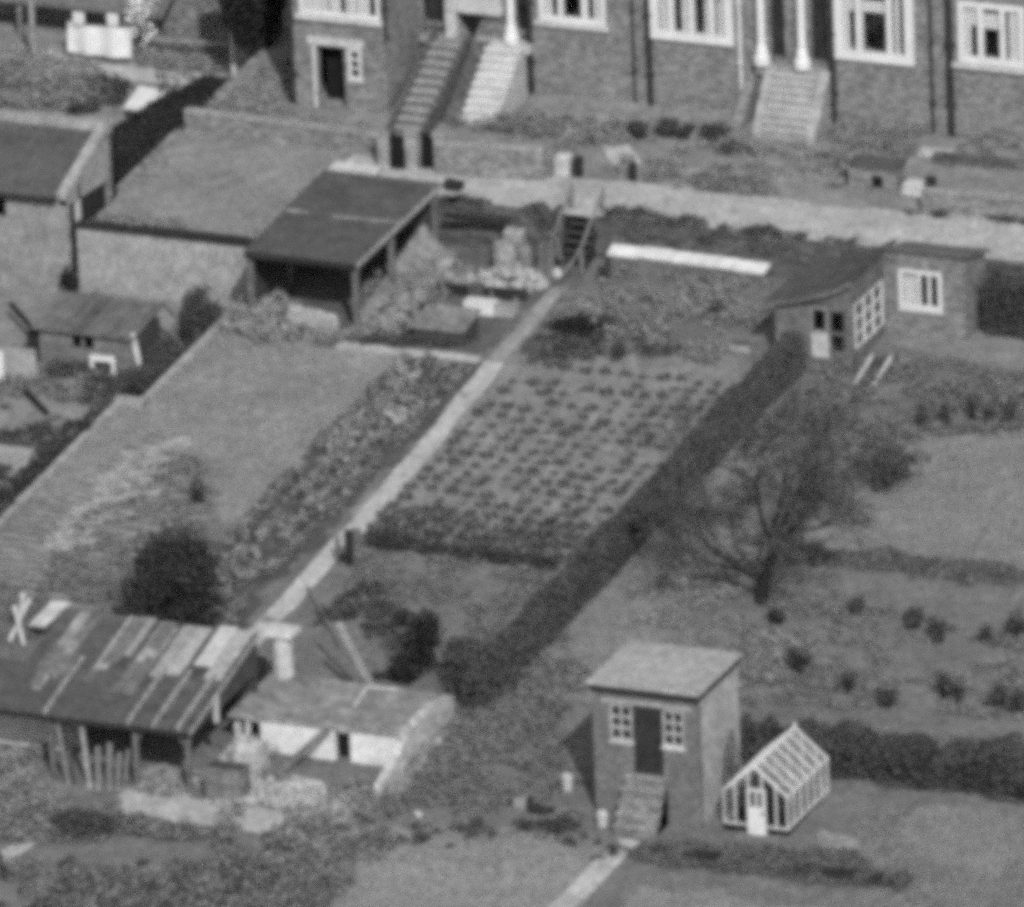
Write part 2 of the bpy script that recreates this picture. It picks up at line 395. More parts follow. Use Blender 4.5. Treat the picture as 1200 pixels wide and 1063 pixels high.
def strip(name, pts, w, off, m, lift=.03, th=.2, kind='structure', step=.8, wob=.05):
    """a path: slab that follows the slope, built in short bays"""
    mb = MB(); P = [Vector((x, y, 0)) for x, y in pts]; L_, R_ = [], []; Q = []
    for p, q in zip(P, P[1:]):
        k = max(1, int((q - p).length / step)); Q += [p.lerp(q, i / k) for i in range(k)]
    Q.append(P[-1])
    for i, p in enumerate(Q):
        d = (Q[min(i + 1, len(Q) - 1)] - Q[max(i - 1, 0)]).normalized(); nrm = Vector((d.y, -d.x, 0))
        for sgn, lst in ((-1, L_), (1, R_)):
            v = p + nrm * sgn * (w / 2 + random.uniform(-wob, wob)); z = gz(v.y, off) + float(bump(v.x, v.y)) + lift
            lst.append((v.x, v.y, z))
    n = len(Q); dn = lambda v: (v[0], v[1], v[2] - th)
    mb.v = L_ + R_ + [dn(v) for v in L_] + [dn(v) for v in R_]
    for i in range(n - 1):
        mb.f += [(i, n + i, n + i + 1, i + 1), (i, i + 1, 2 * n + i + 1, 2 * n + i), (n + i, 3 * n + i, 3 * n + i + 1, n + i + 1)]
    mb.f += [(0, 2 * n, 3 * n, n), (n - 1, 2 * n - 1, 4 * n - 1, 3 * n - 1)]
    o = mb.build(name, m); o['kind'] = kind; return o
strip('garden_path', [(-2.78, 5.4), (-2.4, 0), (-2.25, -6), (-2.15, -16.2)], .62, 0, M['path'])
strip('garden_path', [(-2.92, 11.2), (-2.78, 5.42)], .46, 0, M['concrete'])
strip('garden_path', [(-3.1, 12.2), (-2.85, 10.6)], .8, 0, M['dirt'], .035)
strip('cross_path', [G(395, 404), G(562, 424)], .42, 0, M['path'])
strip('shed_path', [(12.2, -21.4), (12.1, -23), (12.0, -25.5), (11.9, -29)], .62, 0, M['path'])
strip('corner_path', [G(-30, 1020), G(60, 975), G(75, 968)], .5, 0, M['path'])
strip('house_path', [G(738, 195, UP), G(705, 150, UP), G(700, 135, UP)], .7, UP, M['lane'])

def wallseg(mb, p, q, th, zb0, zb1, zt0, zt1):
    p = np.array(p, float); q = np.array(q, float); d = (q - p) / np.linalg.norm(q - p); nn = np.array([d[1], -d[0]]) * th / 2
    b = [(*(p + nn), zb0), (*(q + nn), zb1), (*(q - nn), zb1), (*(p - nn), zb0)]; t = [(*(p + nn), zt0), (*(q + nn), zt1), (*(q - nn), zt1), (*(p - nn), zt0)]
    return mb.hexa(b, t)
def wall_thing(name, label, segs, th, m, cope=None, cat='wall', group=None, copename='coping', cm=None):
    """segs: (p, q, bottom offset, top offset); offsets are heights over the bare slope"""
    p0 = segs[0][0]; root = thing(name, label, cat, (p0[0], p0[1], gz(p0[1], segs[0][2])), group)
    mb = MB(); cb = MB()
    for p, q, bo, to in segs:
        k = max(1, int(math.dist(p, q) / 1.2))
        for i in range(k):
            a = np.array(p) + (np.array(q) - np.array(p)) * i / k; b = np.array(p) + (np.array(q) - np.array(p)) * (i + 1) / k
            ja, jb = random.uniform(-.03, .03), random.uniform(-.03, .03)
            wallseg(mb, a, b, th, gz(a[1], bo), gz(b[1], bo), gz(a[1], to) + ja * 0, gz(b[1], to))
        if cope: wallseg(cb, p, q, th + cope[0], gz(p[1], to) - .003, gz(q[1], to) - .003, gz(p[1], to) + cope[1], gz(q[1], to) + cope[1])
    mb.build('masonry', m, root)
    if cope: cb.build(copename, cm or M['concrete'], root)
    return root
# retaining walls and boundary walls
wall_thing('retaining_wall', 'low dark stone wall holding up the lane, left of the garden steps', [((-11.2, 12.95), (-3.75, 12.95), -.4, UP + .04)], .26, M['stone'])
wall_thing('retaining_wall', 'low dark stone wall holding up the lane, running right from the garden steps', [((-2.8, 12.95), (28, 12.95), -.4, UP + .04)], .26, M['stone'])
wall_thing('yard_wall', 'tall rendered wall under the pale yard with a dark edge along the top', [((-16.85, 8.85), (-11.25, 8.85), LP - .4, UP + .02)], .26, M['render_'], (.16, .13), copename='dark_edge', cm=M['tar'])  # top strip in a dark tone, slightly wider than the wall
wall_thing('yard_wall', 'short side wall of the pale yard beside the open dark roofed shed', [((-11.3, 9.0), (-11.3, 12.8), -.4, UP + .03)], .26, M['brick2'])
wall_thing('yard_wall', 'wall on the shaded side of the yard above the neighbour garden', [((-16.75, 11.6), (-16.75, 15.7), TL - .5, UP + .05), ((-16.75, 16.1), (-16.75, 27), TL - .5, UP - .04)], .26, M['brick2'])
wall_thing('garden_wall', 'pale topped boundary wall along the lawn, stretch nearer the camera', [((-11.8, -30), (-11.8, .2), LP - .5, .14)], .24, M['render_'])
wall_thing('garden_wall', 'pale topped boundary wall along the lawn, stretch up to the yard wall', [((-11.2, .1), (-11.2, 8.72), LP - .5, .12)], .24, M['render_'])
wall_thing('garden_wall', 'short end wall closing the jog in the lawn boundary', [((-11.92, .3), (-11.08, .3), LP - .5, .22)], .22, M['render_'])
wall_thing('front_wall', 'long low brick wall with pale coping behind the yard', [((-16.6, 15.9), (-10.25, 15.6), UP - .4, UP + .55)], .24, M['brick2'], (.08, .08))
wall_thing('front_wall', 'brick front garden wall right of the two dark gates', [((-8.35, 14.75), (-5.2, 15.1), UP - .4, UP + .9)], .24, M['brick2'], (.06, .07), cm=M['render_'])
wall_thing('front_wall', 'short return of the brick front wall at the pale block', [((-5.2, 15.2), (-5.2, 17.2), UP - .4, UP + .7)], .22, M['brick2'])
wall_thing('front_wall', 'low block wall beside the lane at the far right', [((5.95, 15.75), (12.5, 16.0), UP - .4, UP + .6)], .24, M['brick2'], (.08, .07))
wall_thing('front_wall', 'very low brick border wall between the coal bunker and the house path', [(G(740, 200, UP), G(990, 215, UP), UP - .4, UP + .16)], .2, M['brick2'])
wall_thing('front_wall', 'low dark edged bed wall in front of the rightmost house', [(G(1095, 190, UP), G(1260, 205, UP), UP - .3, UP + .3)], .2, M['stone'])

# ------------------------------------------------------------------ windows, doors, stairs
def window(parent, x0, x1, z0, z1, y, cols, transom=None, border=.09, depth=.12, fm=None, curtains=(), sill=None, name='window', bars=0, mull=.07):
    """frame standing in a hole of a wall facing -y; cols: relative widths of the lights; curtains: (x0,x1,z0,z1)"""
    fm = fm or M['white']; mb = MB(); xs = [x0 + border]; tot = sum(cols)
    avail = (x1 - x0 - 2 * border) - mull * (len(cols) - 1); holes = []; x = x0 + border
    for c in cols:
        w = avail * c / tot
        if transom: holes += [(x, x + w, z0 + border, transom - .03), (x, x + w, transom + .03, z1 - border)]
        else: holes.append((x, x + w, z0 + border, z1 - border))
        if bars:
            hs = []
            for (a, b, c0, c1) in holes[-(2 if transom else 1):]:
                for i in range(bars): hs.append((a, b, c0 + (c1 - c0) * i / bars + (.015 if i else 0), c0 + (c1 - c0) * (i + 1) / bars - (.015 if i < bars - 1 else 0)))
            holes = holes[:-(2 if transom else 1)] + hs
        x += w + mull
    mb.wall_y(x0, x1, z0, z1, y - .02, y + depth, holes)
    fr = mb.build(name, fm, parent)
    MB().box(x0 + border, x1 - border, y + depth * .5, y + depth * .5 + .012, z0 + border, z1 - border).build('pane', M['glass'], fr)
    if sill: MB().box(x0 - sill[0], x1 + sill[0], y - sill[1], y + .05, z0 - sill[2], z0 - .003).build('sill', M['offwhite'], fr)
    for (a, b, c, d) in curtains:
        MB().box(a, b, y + depth * .5 + .03, y + depth * .5 + .05, c, d).build('curtain', M['curtain'], fr)
    return fr
def stair(parent, x0, x1, y0, y1, z0, z1, n, m, name='entrance_steps', cheek=None, cm=None, cheekw=.18, cheeks=(True, True), rm=None):
    mb = MB(); dy = (y1 - y0) / n; dz = (z1 - z0) / n
    for i in range(n): mb.box(x0, x1, y0 + i * dy, y1 + .2, z0 - .5 if i == 0 else z0 + i * dz + .001, z0 + (i + 1) * dz - .05)
    st = mb.build(name, rm or m, parent)  # risers coloured darker than the treads, as painted shade
    for i in range(n): MB().box(x0 + .006, x1 - .006, y0 + i * dy - .05, y0 + (i + 1) * dy - .004, z0 + (i + 1) * dz - .048, z0 + (i + 1) * dz + .012).build('tread', m, st)
    for k, xx in enumerate((x0 - cheekw - .004, x1 + .004)):
        if cheek is None or not cheeks[k]: continue
        c = MB().prism([(xx, y0 - .1, z0 - .5), (xx, y1 + .2, z0 - .5), (xx, y1 + .2, z1 + cheek), (xx, y0 - .1, z0 + cheek)], (0, 0, 0), (cheekw, 0, 0))
        c.build('side_wall', cm or M['brick'], st)
    return st

# ------------------------------------------------------------------ the terrace of houses
YF = 20.9; ZB = gz(YF, UP)
def house(label, x0, x1, holes, yback=29.5, zt=7.6, front=YF):
    r = thing('terraced_house', label, 'house', ((x0 + x1) / 2, front, ZB), 'houses of the brick terrace')
    mb = MB().wall_y(x0, x1, ZB - 1.0, zt, front, front + .25, holes)
    mb.box(x0, x0 + .12, front + .25, yback, ZB - 1, zt); mb.box(x1 - .12, x1, front + .25, yback, ZB - 1, zt); mb.box(x0 + .12, x1 - .12, yback - .2, yback, ZB - 1, zt)
    mb.box(x0 + .12, x1 - .12, front + .25, yback - .2, 4.02, 4.2)
    mb.build('wall', M['brick'], r)
    ym = (front + yback) / 2
    rf = MB().prism([(x0, front - .3, zt + .0), (x0, ym, zt + 3.0), (x0, yback + .3, zt), (x0, yback + .3, zt + .15), (x0, ym, zt + 3.2), (x0, front - .3, zt + .15)], (0, 0, 0), (x1 - x0, 0, 0)).build('roof', M['slate'], r)
    MB().box(x1 - .7, x1 - .1, ym - .5, ym + .5, zt + 2.4, zt + 4.2).build('chimney', M['brick2'], rf)
    return r
def pipe(parent, x, z0, z1, m, r=.055, y=YF):
    mb = MB().tube([(x, y - .09, z0), (x, y - .09, z1)], [r, r], 8)
    for z in np.arange(z0 + .9, z1, 1.8): mb.box(x - r * 1.5, x + r * 1.5, y - .15, y + .01, z, z + .07)
    mb.build('downpipe', m, parent)
def column(parent, x, y, z0, z1):
    MB().lathe((x, y, z0), [(.24, 0), (.24, .22), (.2, .26), (.16, .5), (.125, .62), (.12, z1 - z0 - .2), (.2, z1 - z0 - .1), (.2, z1 - z0)], 12).build('porch_column', M['white'], parent)
ZS = 4.66; ZW = 6.45
# house with the projecting wing and cellar door
h1 = house('brick house with projecting wing, black cellar doorway and steep worn steps at its right', -14.36, -9.76, [(-11.35, -10.55, 3.95, 6.0)])
YA = 18.3; mb = MB().wall_y(-14.36, -11.4, 1.4, 8.2, YA, YA + .25, [(-13.53, -12.68, 2.3, 4.2), (-12.56, -12.14, 3.25, 4.2), (-14.02, -11.5, 5.1, 6.9)])
mb.box(-14.36, -14.2, YA + .25, YF, 1.4, 8.2); mb.box(-11.55, -11.4, YA + .25, YF, 1.4, 8.2); mb.box(-14.2, -11.55, YA + .25, YF, 4.55, 4.75)
mb.build('wing_wall', M['brick'], h1)
MB().hexa([(-14.5, YA - .2, 8.2), (-11.25, YA - .2, 8.2), (-11.25, YF - .02, 8.2), (-14.5, YF - .02, 8.2)], [(-14.5, YA - .2, 8.35), (-11.25, YA - .2, 8.35), (-11.25, YF - .02, 9.6), (-14.5, YF - .02, 9.6)]).build('wing_roof', M['slate'], h1)
MB().box(-13.8, -12.05, YA - .05, YA + .05, 4.22, 4.46).build('lintel', M['offwhite'], h1)
MB().box(-13.66, -13.54, YA - .03, YA + .05, 2.3, 4.215).build('door_jamb', M['offwhite'], h1)
MB().box(-13.5, -12.7, YA + .6, YA + .66, 2.3, 4.15).build('cellar_door', M['dark'], h1)
window(h1, -12.55, -12.15, 3.26, 4.19, YA, (1,), None, .07, .1, bars=3, sill=(.05, .06, .08))
window(h1, -14.0, -11.52, 5.12, 6.88, YA, (1, 1.2, 1), 6.5, .1, .14, curtains=[(-13.9, -13.32, 5.2, 6.8), (-13.1, -12.75, 5.2, 6.8), (-12.6, -12.35, 5.2, 6.8), (-12.25, -11.85, 5.2, 6.8)], sill=(.12, .14, .14))
pipe(h1, -14.28, 2.3, 8.2, M['pipe'], .09, YA); pipe(h1, -11.3, 4.6, 8.2, M['pipe'], .05, YA)
stair(h1, -10.75, -9.72 - .12, 17.2, 20.4, 2.2, 3.9, 10, M['render_'], cheek=.28, cm=M['shaded_side'], cheekw=.14, rm=M['slate'])
MB().box(-11.35, -9.8, 20.4 + .21, YF - .003, 3.72, 3.9).build('landing', M['concrete'], h1)
MB().box(-10.52, -10.2, YF - .25, YF - .003, 3.91, 6.6).build('door_pillar', M['offwhite'], h1)
MB().box(-11.3, -10.6, YF + .3, YF + .36, 3.95, 5.95).build('front_door', M['door'], h1)
# house with the white steps
h2 = house('brick house whose bright white entrance steps climb to a white column', -9.76, -4.56, [(-8.45, -7.95 + .0, 3.96, 6.2), (-7.72, -5.62, ZS, ZW)])
window(h2, -7.7, -5.64, ZS + .005, ZW - .01, YF, (1, 1.3, 1), 5.9, .15, .14, mull=.14, curtains=[(-7.6, -7.32, ZS + .1, 6.4), (-6.35, -6.2, ZS + .1, 6.4), (-6.05, -5.75, ZS + .1, 6.4)], sill=(.12, .14, .13))
stair(h2, -9.1, -8.02, 18.2, 20.35, 2.3, 3.92, 9, M['whitewash'], cheek=.06, cm=M['shaded_side'], cheekw=.5, cheeks=(True, False), rm=M['offwhite'])
MB().box(-9.6, -7.9, 20.56, YF - .003, 3.7, 3.95).build('landing', M['offwhite'], h2)
column(h2, -8.5, 20.7, 3.95, 6.6)
MB().box(-8.42, -7.98, YF + .3, YF + .36, 3.97, 6.1).build('front_door', M['door'], h2)
pipe(h2, -8.02 + .05, 2.45, 8.2, M['pipe'], .08); pipe(h2, -4.78, 2.5, 8.2, M['pipe'], .035)
# the porch slab, and a dark triangular panel painted as the shaded gap below
mb = MB(); yp = 20.35
for pl in ([(-10.25, yp, 2.3), (-9.75, yp, 2.3), (-9.75, yp, 3.75), (-10.25, yp, 4.62)], [(-9.75, yp, 3.75), (-9.75, yp, 2.3), (-9.64, yp, 2.3), (-9.64, yp, 4.0)], ): mb.prism(pl, (0, 0, 0), (0, .12, 0))
MB().box(-10.45, -8.75, 20.62, 20.88, 4.74, 5.2).build('porch_slab', M['offwhite'], h2)
MB().prism([(-10.24, 20.8, 4.73), (-9.35, 20.8, 4.73), (-9.72, 20.8, 3.97)], (0, 0, 0), (0, .05, 0)).build('gap_shade_panel', M['dark'], h2)
# house with the white bay, sharing the porch
h3 = house('brick house with broad white painted bay window and white downpipe', -4.56, -.06, [(-4.1, -1.82, ZS - .05, ZW + .1), (-.62, -.16, 4.2, 6.4)])
window(h3, -4.22, -1.7, ZS - .16, ZW + .2, YF - .12, (.8, 1.2, 1.2, .8), 5.95, .24, .22, mull=.13, curtains=[(-3.95, -3.6, 4.7, 6.5), (-3.3, -2.98, 4.7, 6.5), (-2.6, -2.38, 4.7, 6.5), (-2.2, -1.95, 4.7, 6.5)])
pipe(h3, -4.3, 2.45, 8.2, M['pipe'], .085); pipe(h3, -1.5, 3.1, 8.2, M['white'], .05)
column(h3, -.78, 20.66, 4.12, 6.8)
MB().box(-.6, -.2, YF + .3, YF + .36, 4.22, 6.3).build('front_door', M['door'], h3)
h4 = house('brick house with white framed window above worn steps at its left', -.06, 4.6, [(.62, 1.12, 4.2, 6.6), (1.5, 3.7, ZS - .05, ZW + .3)])
window(h4, 1.4, 3.8, ZS - .2, ZW + .35, YF - .1, (.75, 1.5, .75), None, .27, .2, mull=.14, curtains=[(1.66, 1.82, 4.7, 6.6), (1.821, 1.98, 5.9, 6.6), (2.08, 2.24, 4.7, 5.9), (2.06, 3.12, 5.91, 6.25), (2.98, 3.1, 4.7, 5.9), (3.2, 3.34, 4.7, 6.6)])
pipe(h4, 1.3, 2.45, 8.2, M['pipe'], .1); pipe(h4, 4.32, 2.5, 8.2, M['pipe'], .045)
column(h4, .45, 20.66, 4.12, 6.8)
MB().box(.64, 1.08, YF + .3, YF + .36, 4.22, 6.5).build('front_door', M['door'], h4)
stair(h4, -.35, .98, 19.45, 20.45, 2.45, 4.0, 8, M['offwhite'], cheek=.1, cm=M['render_'], cheekw=.3, rm=M['render_'])
MB().box(-1.0, 1.15, 20.46 + .2, YF - .003, 3.8, 4.12).build('landing', M['concrete'], h4)
MB().prism([(-1.35, 19.6, 2.0), (-1.35, 20.85, 2.0), (-1.35, 20.85, 3.7), (-1.35, 19.6, 2.6)], (0, 0, 0), (.3, 0, 0)).build('stair_wall', M['brick2'], h4)
h5 = house('rightmost brick house in view, pale three light window over a long sill', 4.6, 9.4, [(5.1, 7.15, ZS + .05, ZW + .1)])
window(h5, 5.12, 7.13, ZS + .06, ZW + .09, YF, (1, 1.2, 1), None, .17, .14, mull=.15, curtains=[(5.2, 5.48, 4.75, 6.5), (5.481, 5.8, 5.8, 6.5), (5.85, 6.42, 5.75, 6.2), (6.62, 7.0, 4.75, 6.5)], sill=(.18, .14, .16))
pipe(h5, 4.88, 2.5, 8.2, M['pipe'], .1)
house('brick house at the end of the row beyond the edge', 9.4, 14.2, [])
def gnd(x, y): return float(H(x, y))
# ------------------------------------------------------------------ small brick shed with steps
y0, y1 = -20.2, -17.45; x0, x1 = 10.76, 13.7; zt = 2.2; zf = -.06
sh = thing('brick_shed', 'flat roofed brick shed with a dark door between two small windows, up steps', 'shed', ((x0 + x1) / 2, y0, -1.4))
mb = MB().wall_y(x0, x1, -1.9, zt, y0, y0 + .2, [(11.24, 11.86, .82, 1.83), (11.87, 12.7, zf, 1.85), (12.71, 13.3, .82, 1.83)])
mb.build('front_wall', brickmat('shed_brick', 96, 124, 116), sh)
mb = MB().box(x0, x0 + .2, y0 + .2, y1, -1.9, zt).box(x0 + .2, x1 - .2, y1 - .2, y1, -1.9, zt); mb.box(x0 + .2, x1 - .2, y0 + .2, y1 - .2, zf - .2, zf - .02)
mb.build('rear_wall', M['brick'], sh)
MB().box(x1 - .2, x1, y0 + .2, y1, -1.9, zt).build('side_wall', mat('pale_side_render', 152, 188, 2.5, .9), sh)
rf = MB().box(x0 - .08, x1 + .12, y0 - .16, y1 + .1, zt + .16, zt + .24).build('roof', M['felt_light'], sh)
MB().box(x0 - .05, x1 + .09, y0 - .13, y1 + .07, zt + .002, zt + .157).build('fascia', M['tar'], rf)
d = MB().box(11.89, 12.68, y0 + .06, y0 + .1, zf, 1.83).build('door', M['door'], sh)
MB().box(12.55, 12.6, y0 + .02, y0 + .062, .8, .95).build('handle', M['pipe'], d)
for a, b in ((11.25, 11.85), (12.72, 13.29)): window(sh, a, b, .83, 1.82, y0, (1, 1), None, .035, .1, mull=.03, fm=M['offwhite'], sill=(.04, .06, .09), bars=3)
MB().box(11.0, 13.5, y0 - .012, y0 + .05, 1.86, 1.98).build('lintel', M['render_'], sh)
mb = MB()
n = 5; xs0, xs1 = 11.68, 12.78
for i in range(n): mb.box(xs0 - .01 * (n - i), xs1, y0 - .95 + i * .19, y0 - .003, -1.9, -1.47 + (i + 1) * (1.36 / n))
st = mb.build('steps', M['brick'], sh)  # step body kept darker than its treads, shade put into the colour
for i in range(n): MB().box(xs0 - .01 * (n - i) - .01, xs1 + .01, y0 - .99 + i * .19, y0 - .764 + i * .19, -1.468 + (i + 1) * (1.36 / n), -1.41 + (i + 1) * (1.36 / n)).build('tread', M['concrete'], st)
for q, (px, py) in enumerate(((665, 925), (706, 968))):
    x, y = G(px, py); tag(MB().lathe((x, y, gnd(x, y) - .2), [(.1, 0), (.13, .25), (.16, .55), (.14, .62), (.06, .66)], 9).build('flower_pot', M['offwhite']),
        ['white flower pot behind the corner of the brick shed', 'white flower pot at the foot of the brick shed steps'][q], 'flower pot')

# ------------------------------------------------------------------ greenhouse
gx0, gx1, gy0, gy1 = 14.3, 16.1, -20.15, -17.3; zb, ze, zr = -1.15, -.27, .5; gm = (gx0 + gx1) / 2
gr = thing('greenhouse', 'small white framed greenhouse with solid lower door panel', 'greenhouse', (gm, gy0, -1.35))
MB().box(gx0 + .02, gx1 - .01, gy0 + .02, gy1 - .02, -1.8, zb - .002).build('plinth', M['dark'], gr)  # plinth; its near-black colour also paints in the base shadow
fm = MB(); w = .042
for x in (gx0, gx1 - w):
    for z in (zb, ze): fm.box(x, x + w, gy0, gy1, z, z + w)
    for i in range(7): yy = gy0 + (gy1 - gy0 - w) * i / 6; fm.box(x + .004, x + w - .004, yy, yy + w * .8, zb + w, ze)
for yy in (gy0, gy1 - w):
    fm.box(gx0 + w, gx1 - w, yy + .003, yy + w - .003, zb, zb + w)
    for i, x in enumerate(np.linspace(gx0 + .33, gx1 - .33, 4)):
        zz = ze + (zr - ze) * (1 - abs(x - gm) / (gm - gx0)); fm.box(x - .022, x + .022, yy + .004, yy + w - .004, zb + w, zz)
    for s in (-1, 1): fm.beam((gm + s * .9, yy + w / 2, ze + w / 2), (gm, yy + w / 2, zr), w, w)
fm.box(gm - .04, gm + .04, gy0 - .03, gy1 + .03, zr - .02, zr + .05)
fm.box(gm - .03, gm + .03, gy0 - .03, gy0 + .02, zr + .05, zr + .16); fm.box(gm - .03, gm + .03, gy1 - .02, gy1 + .03, zr + .05, zr + .16)
for i in range(7):
    yy = gy0 + .03 + (gy1 - gy0 - .06) * i / 6
    for s in (-1, 1): fm.beam((gm + s * .93, yy, ze), (gm + s * .03, yy, zr + .01), .036, .04)
fm.build('frame', M['white'], gr)
mg, nt, b = nodes('limewashed_glass'); out = nt.nodes['Material Output']
t = nt.nodes.new('ShaderNodeBsdfTransparent'); df = nt.nodes.new('ShaderNodeBsdfDiffuse'); df.inputs[0].default_value = (.3, .3, .3, 1); mx = nt.nodes.new('ShaderNodeMixShader')
nzz = noise(nt, coords(nt), 2.5, 3, .6); r_ = ramp(nt, nzz, [(.3, .05), (.7, .3)]); nt.links.new(r_, mx.inputs[0])
nt.links.new(t.outputs[0], mx.inputs[1]); nt.links.new(df.outputs[0], mx.inputs[2]); nt.links.new(mx.outputs[0], out.inputs[0])
for s in (-1, 1):
    MB().prism([(gm + s * .9, gy0 + .02, ze + .012), (gm + s * .9, gy1 - .02, ze + .012), (gm + s * .02, gy1 - .02, zr - .002), (gm + s * .02, gy0 + .02, zr - .002)], (0, 0, 0), (0, 0, .006)).build('roof_glazing', mg, gr)
    MB().box(gm + s * .875 - .003, gm + s * .875 + .003, gy0 + .06, gy1 - .06, zb + .06, ze).build('side_glazing', mg, gr)
for yy in (gy0 + .025, gy1 - .03): MB().prism([(gx0 + .05, yy, zb + .05), (gx1 - .05, yy, zb + .05), (gx1 - .05, yy, ze), (gm, yy, zr - .05), (gx0 + .05, yy, ze)], (0, 0, 0), (0, .005, 0)).build('gable_glazing', M['glass'], gr)
d = MB().wall_y(15.0, 15.5, -1.42, -.08, gy0 - .07, gy0 - .02, [(15.07, 15.22, -.6, -.15), (15.28, 15.43, -.6, -.15)]).build('door', M['white'], gr)
MB().box(15.4, 15.44, gy0 - .1, gy0 - .068, -.8, -.68).build('handle', M['pipe'], d)
mb = MB()
for s in (-1, 1): mb.box(gm + s * .62 - .22, gm + s * .62 + .22, gy0 + .3, gy1 - .2, -.75, -.7)
mb.build('staging', M['wood_dark'], gr)

# ------------------------------------------------------------------ open dark roofed shed beside the yard
r = thing('open_shed', 'open sided shed with large dark felt roof on grey posts', 'shed', (-7.35, 6.4, .4))
zA, zB_ = 2.45, 2.78
mb = MB().hexa([(-10.6, 6.3, zA), (-7.2, 6.3, zA - .04), (-7.1, 12.1, zB_), (-10.7, 12.1, zB_)], [(-10.6, 6.3, zA + .08), (-7.2, 6.3, zA + .04), (-7.1, 12.1, zB_ + .08), (-10.7, 12.1, zB_ + .08)])
rf = mb.build('roof', M['felt'], r)
MB().beam((-7.18, 6.27, zA - .02), (-7.08, 12.12, zB_ + .0), .05, .14).build('barge_board', M['render_'], rf)
MB().beam((-10.6, 6.26, zA - .02), (-7.22, 6.26, zA - .05), .05, .16).build('fascia', M['tar'], rf)
for (xa, ya, xb_, yb_) in ((-9.1, 9.1, -7.15, 9.2), (-10.6, 9.2, -9.9, 9.22)): MB().beam((xa, ya, zA + .09 + (ya - 6.3) / 5.8 * .33), (xb_, yb_, zA + .09 + (yb_ - 6.3) / 5.8 * .33), .13, .02).build('felt_patch', M['concrete'], rf)
for (x, y) in ((-7.32, 6.45), (-7.28, 8.9), (-7.24, 11.9), (-10.5, 6.45), (-10.5, 11.9), (-10.5, 9.1)):
    MB().box(x - .075, x + .075, y - .075, y + .075, gz(y) - .5, zA - .06 + (y - 6.3) / 5.8 * .33).build('post', M['post'], r)
MB().box(-10.66, -10.58, 6.55, 12.0, .1, zA - .08).build('back_boarding', M['wood_dark'], r)
MB().box(-10.5, -7.3, 12.0, 12.06, .3, zB_ - .03).build('back_boarding', M['wood_dark'], r)
tag(MB().hexa([(-10.6, 12.3, 2.83 - .6), (-9.1, 12.35, 2.2), (-9.1, 12.7, 2.2), (-10.6, 12.7, 2.2)], [(-10.55, 12.2, 2.92), (-9.1, 12.2, 2.9), (-9.15, 12.62, 2.96), (-10.5, 12.6, 2.99)]).build('slab', M['offwhite']), 'pale slab along the back edge of the dark shed roof', 'slab')
tag(MB().hexa([(-7.0, 12.2, 2.6), (-6.6, 12.2, 2.6), (-6.6, 12.6, 2.6), (-7.0, 12.6, 2.6)], [(-7.1, 12.1, 2.8), (-6.6, 12.15, 2.75), (-6.6, 12.6, 2.8), (-7.1, 12.6, 2.85)]).build('timber_bracket', M['tar']), 'short dark timber jutting from the back corner of the open shed', 'timber')
tag(MB().hexa([(-9.6, 6.1, 0), (-7.75, 6.0, 0), (-7.75, 6.35, 0), (-9.6, 6.35, 0)], [(-9.3, 6.12, 1.05), (-7.85, 6.05, .95), (-7.8, 6.3, .95), (-9.3, 6.32, 1.15)]).jitter(.03).build('low_wall', M['render_'], bevel=.06), 'low pale wall across the front of the open shed', 'wall')
# bank of pale rubble spilling from the open side, and in front
def heap(name, label, cat, pts, r, m, seed=0, group=None):
    mb = MB()
    for (x, y, z, a, b, c) in pts: mb.blob((x, y, z), (a, b, c), .22, 12, 7)
    return tag(mb.build(name, m), label, cat, group)
M['rubble_pale'] = mat('rubble_pale', 140, 184, 4, 2)
def gheap(poly, n, lo, hi, zh, off=0):
    X, Y = sample(poly, n); V = []
    p = np.array(poly); c = p.mean(0); R_ = np.abs(p - c).max()
    mbx = MB()
    for x, y in zip(X, Y):
        s = random.uniform(lo, hi); h = zh * max(0, 1 - math.hypot(x - c[0], y - c[1]) / (R_ * 1.05)) * random.uniform(.4, 1)
        z = float(H(x, y)) + h
        q = Matrix.Rotation(random.uniform(0, 6.3), 3, Vector((random.random(), random.random(), random.random() + .1)).normalized())
        a, b, d = s * random.uniform(.6, 1.2), s * random.uniform(.5, .9), s * random.uniform(.25, .6)
        cs = [Vector((sx * a, sy * b, sz * d)) for sz in (-1, 1) for sx, sy in ((-1, -1), (1, -1), (1, 1), (-1, 1))]
        cs = [q @ v + Vector((x, y, z)) for v in cs]; mbx.hexa(cs[:4], cs[4:])
    return mbx
def rubble(name, poly, n, lo, hi, zh, m): 
    o = gheap(poly, n, lo, hi, zh).build(name, m); o['kind'] = 'stuff'; return o
bank = MB()
ys = np.linspace(6.7, 11.7, 9)
for i in range(len(ys) - 1):
    f = lambda y: gz(y) + .25 + .75 * (y - 6.7) / 5
    ya, yb_ = ys[i], ys[i + 1]
    bank.hexa([(-7.9, ya, gz(ya) - .3), (-6.5, ya, gz(ya) - .3), (-6.5, yb_, gz(yb_) - .3), (-7.9, yb_, gz(yb_) - .3)],
              [(-7.5, ya, f(ya) + random.uniform(-.06, .06)), (-6.75 + random.uniform(-.1, .1), ya, gz(ya) + .12), (-6.75, yb_, gz(yb_) + .12), (-7.5, yb_, f(yb_))])
tag(bank.build('rubble_bank', M['rubble']), 'pale bank of rubble along the open side of the dark roofed shed', 'rubble')
rubble('rubble', [(-7.6, 6.2), (-6.3, 6.2), (-6.2, 12), (-7.4, 12)], 420, .06, .2, .4, M['rubble'])
rubble('rubble', pxpoly([(262, 345), (300, 312), (340, 360), (400, 398), (300, 400), (255, 385)]), 360, .05, .15, .4, M['rubble'])

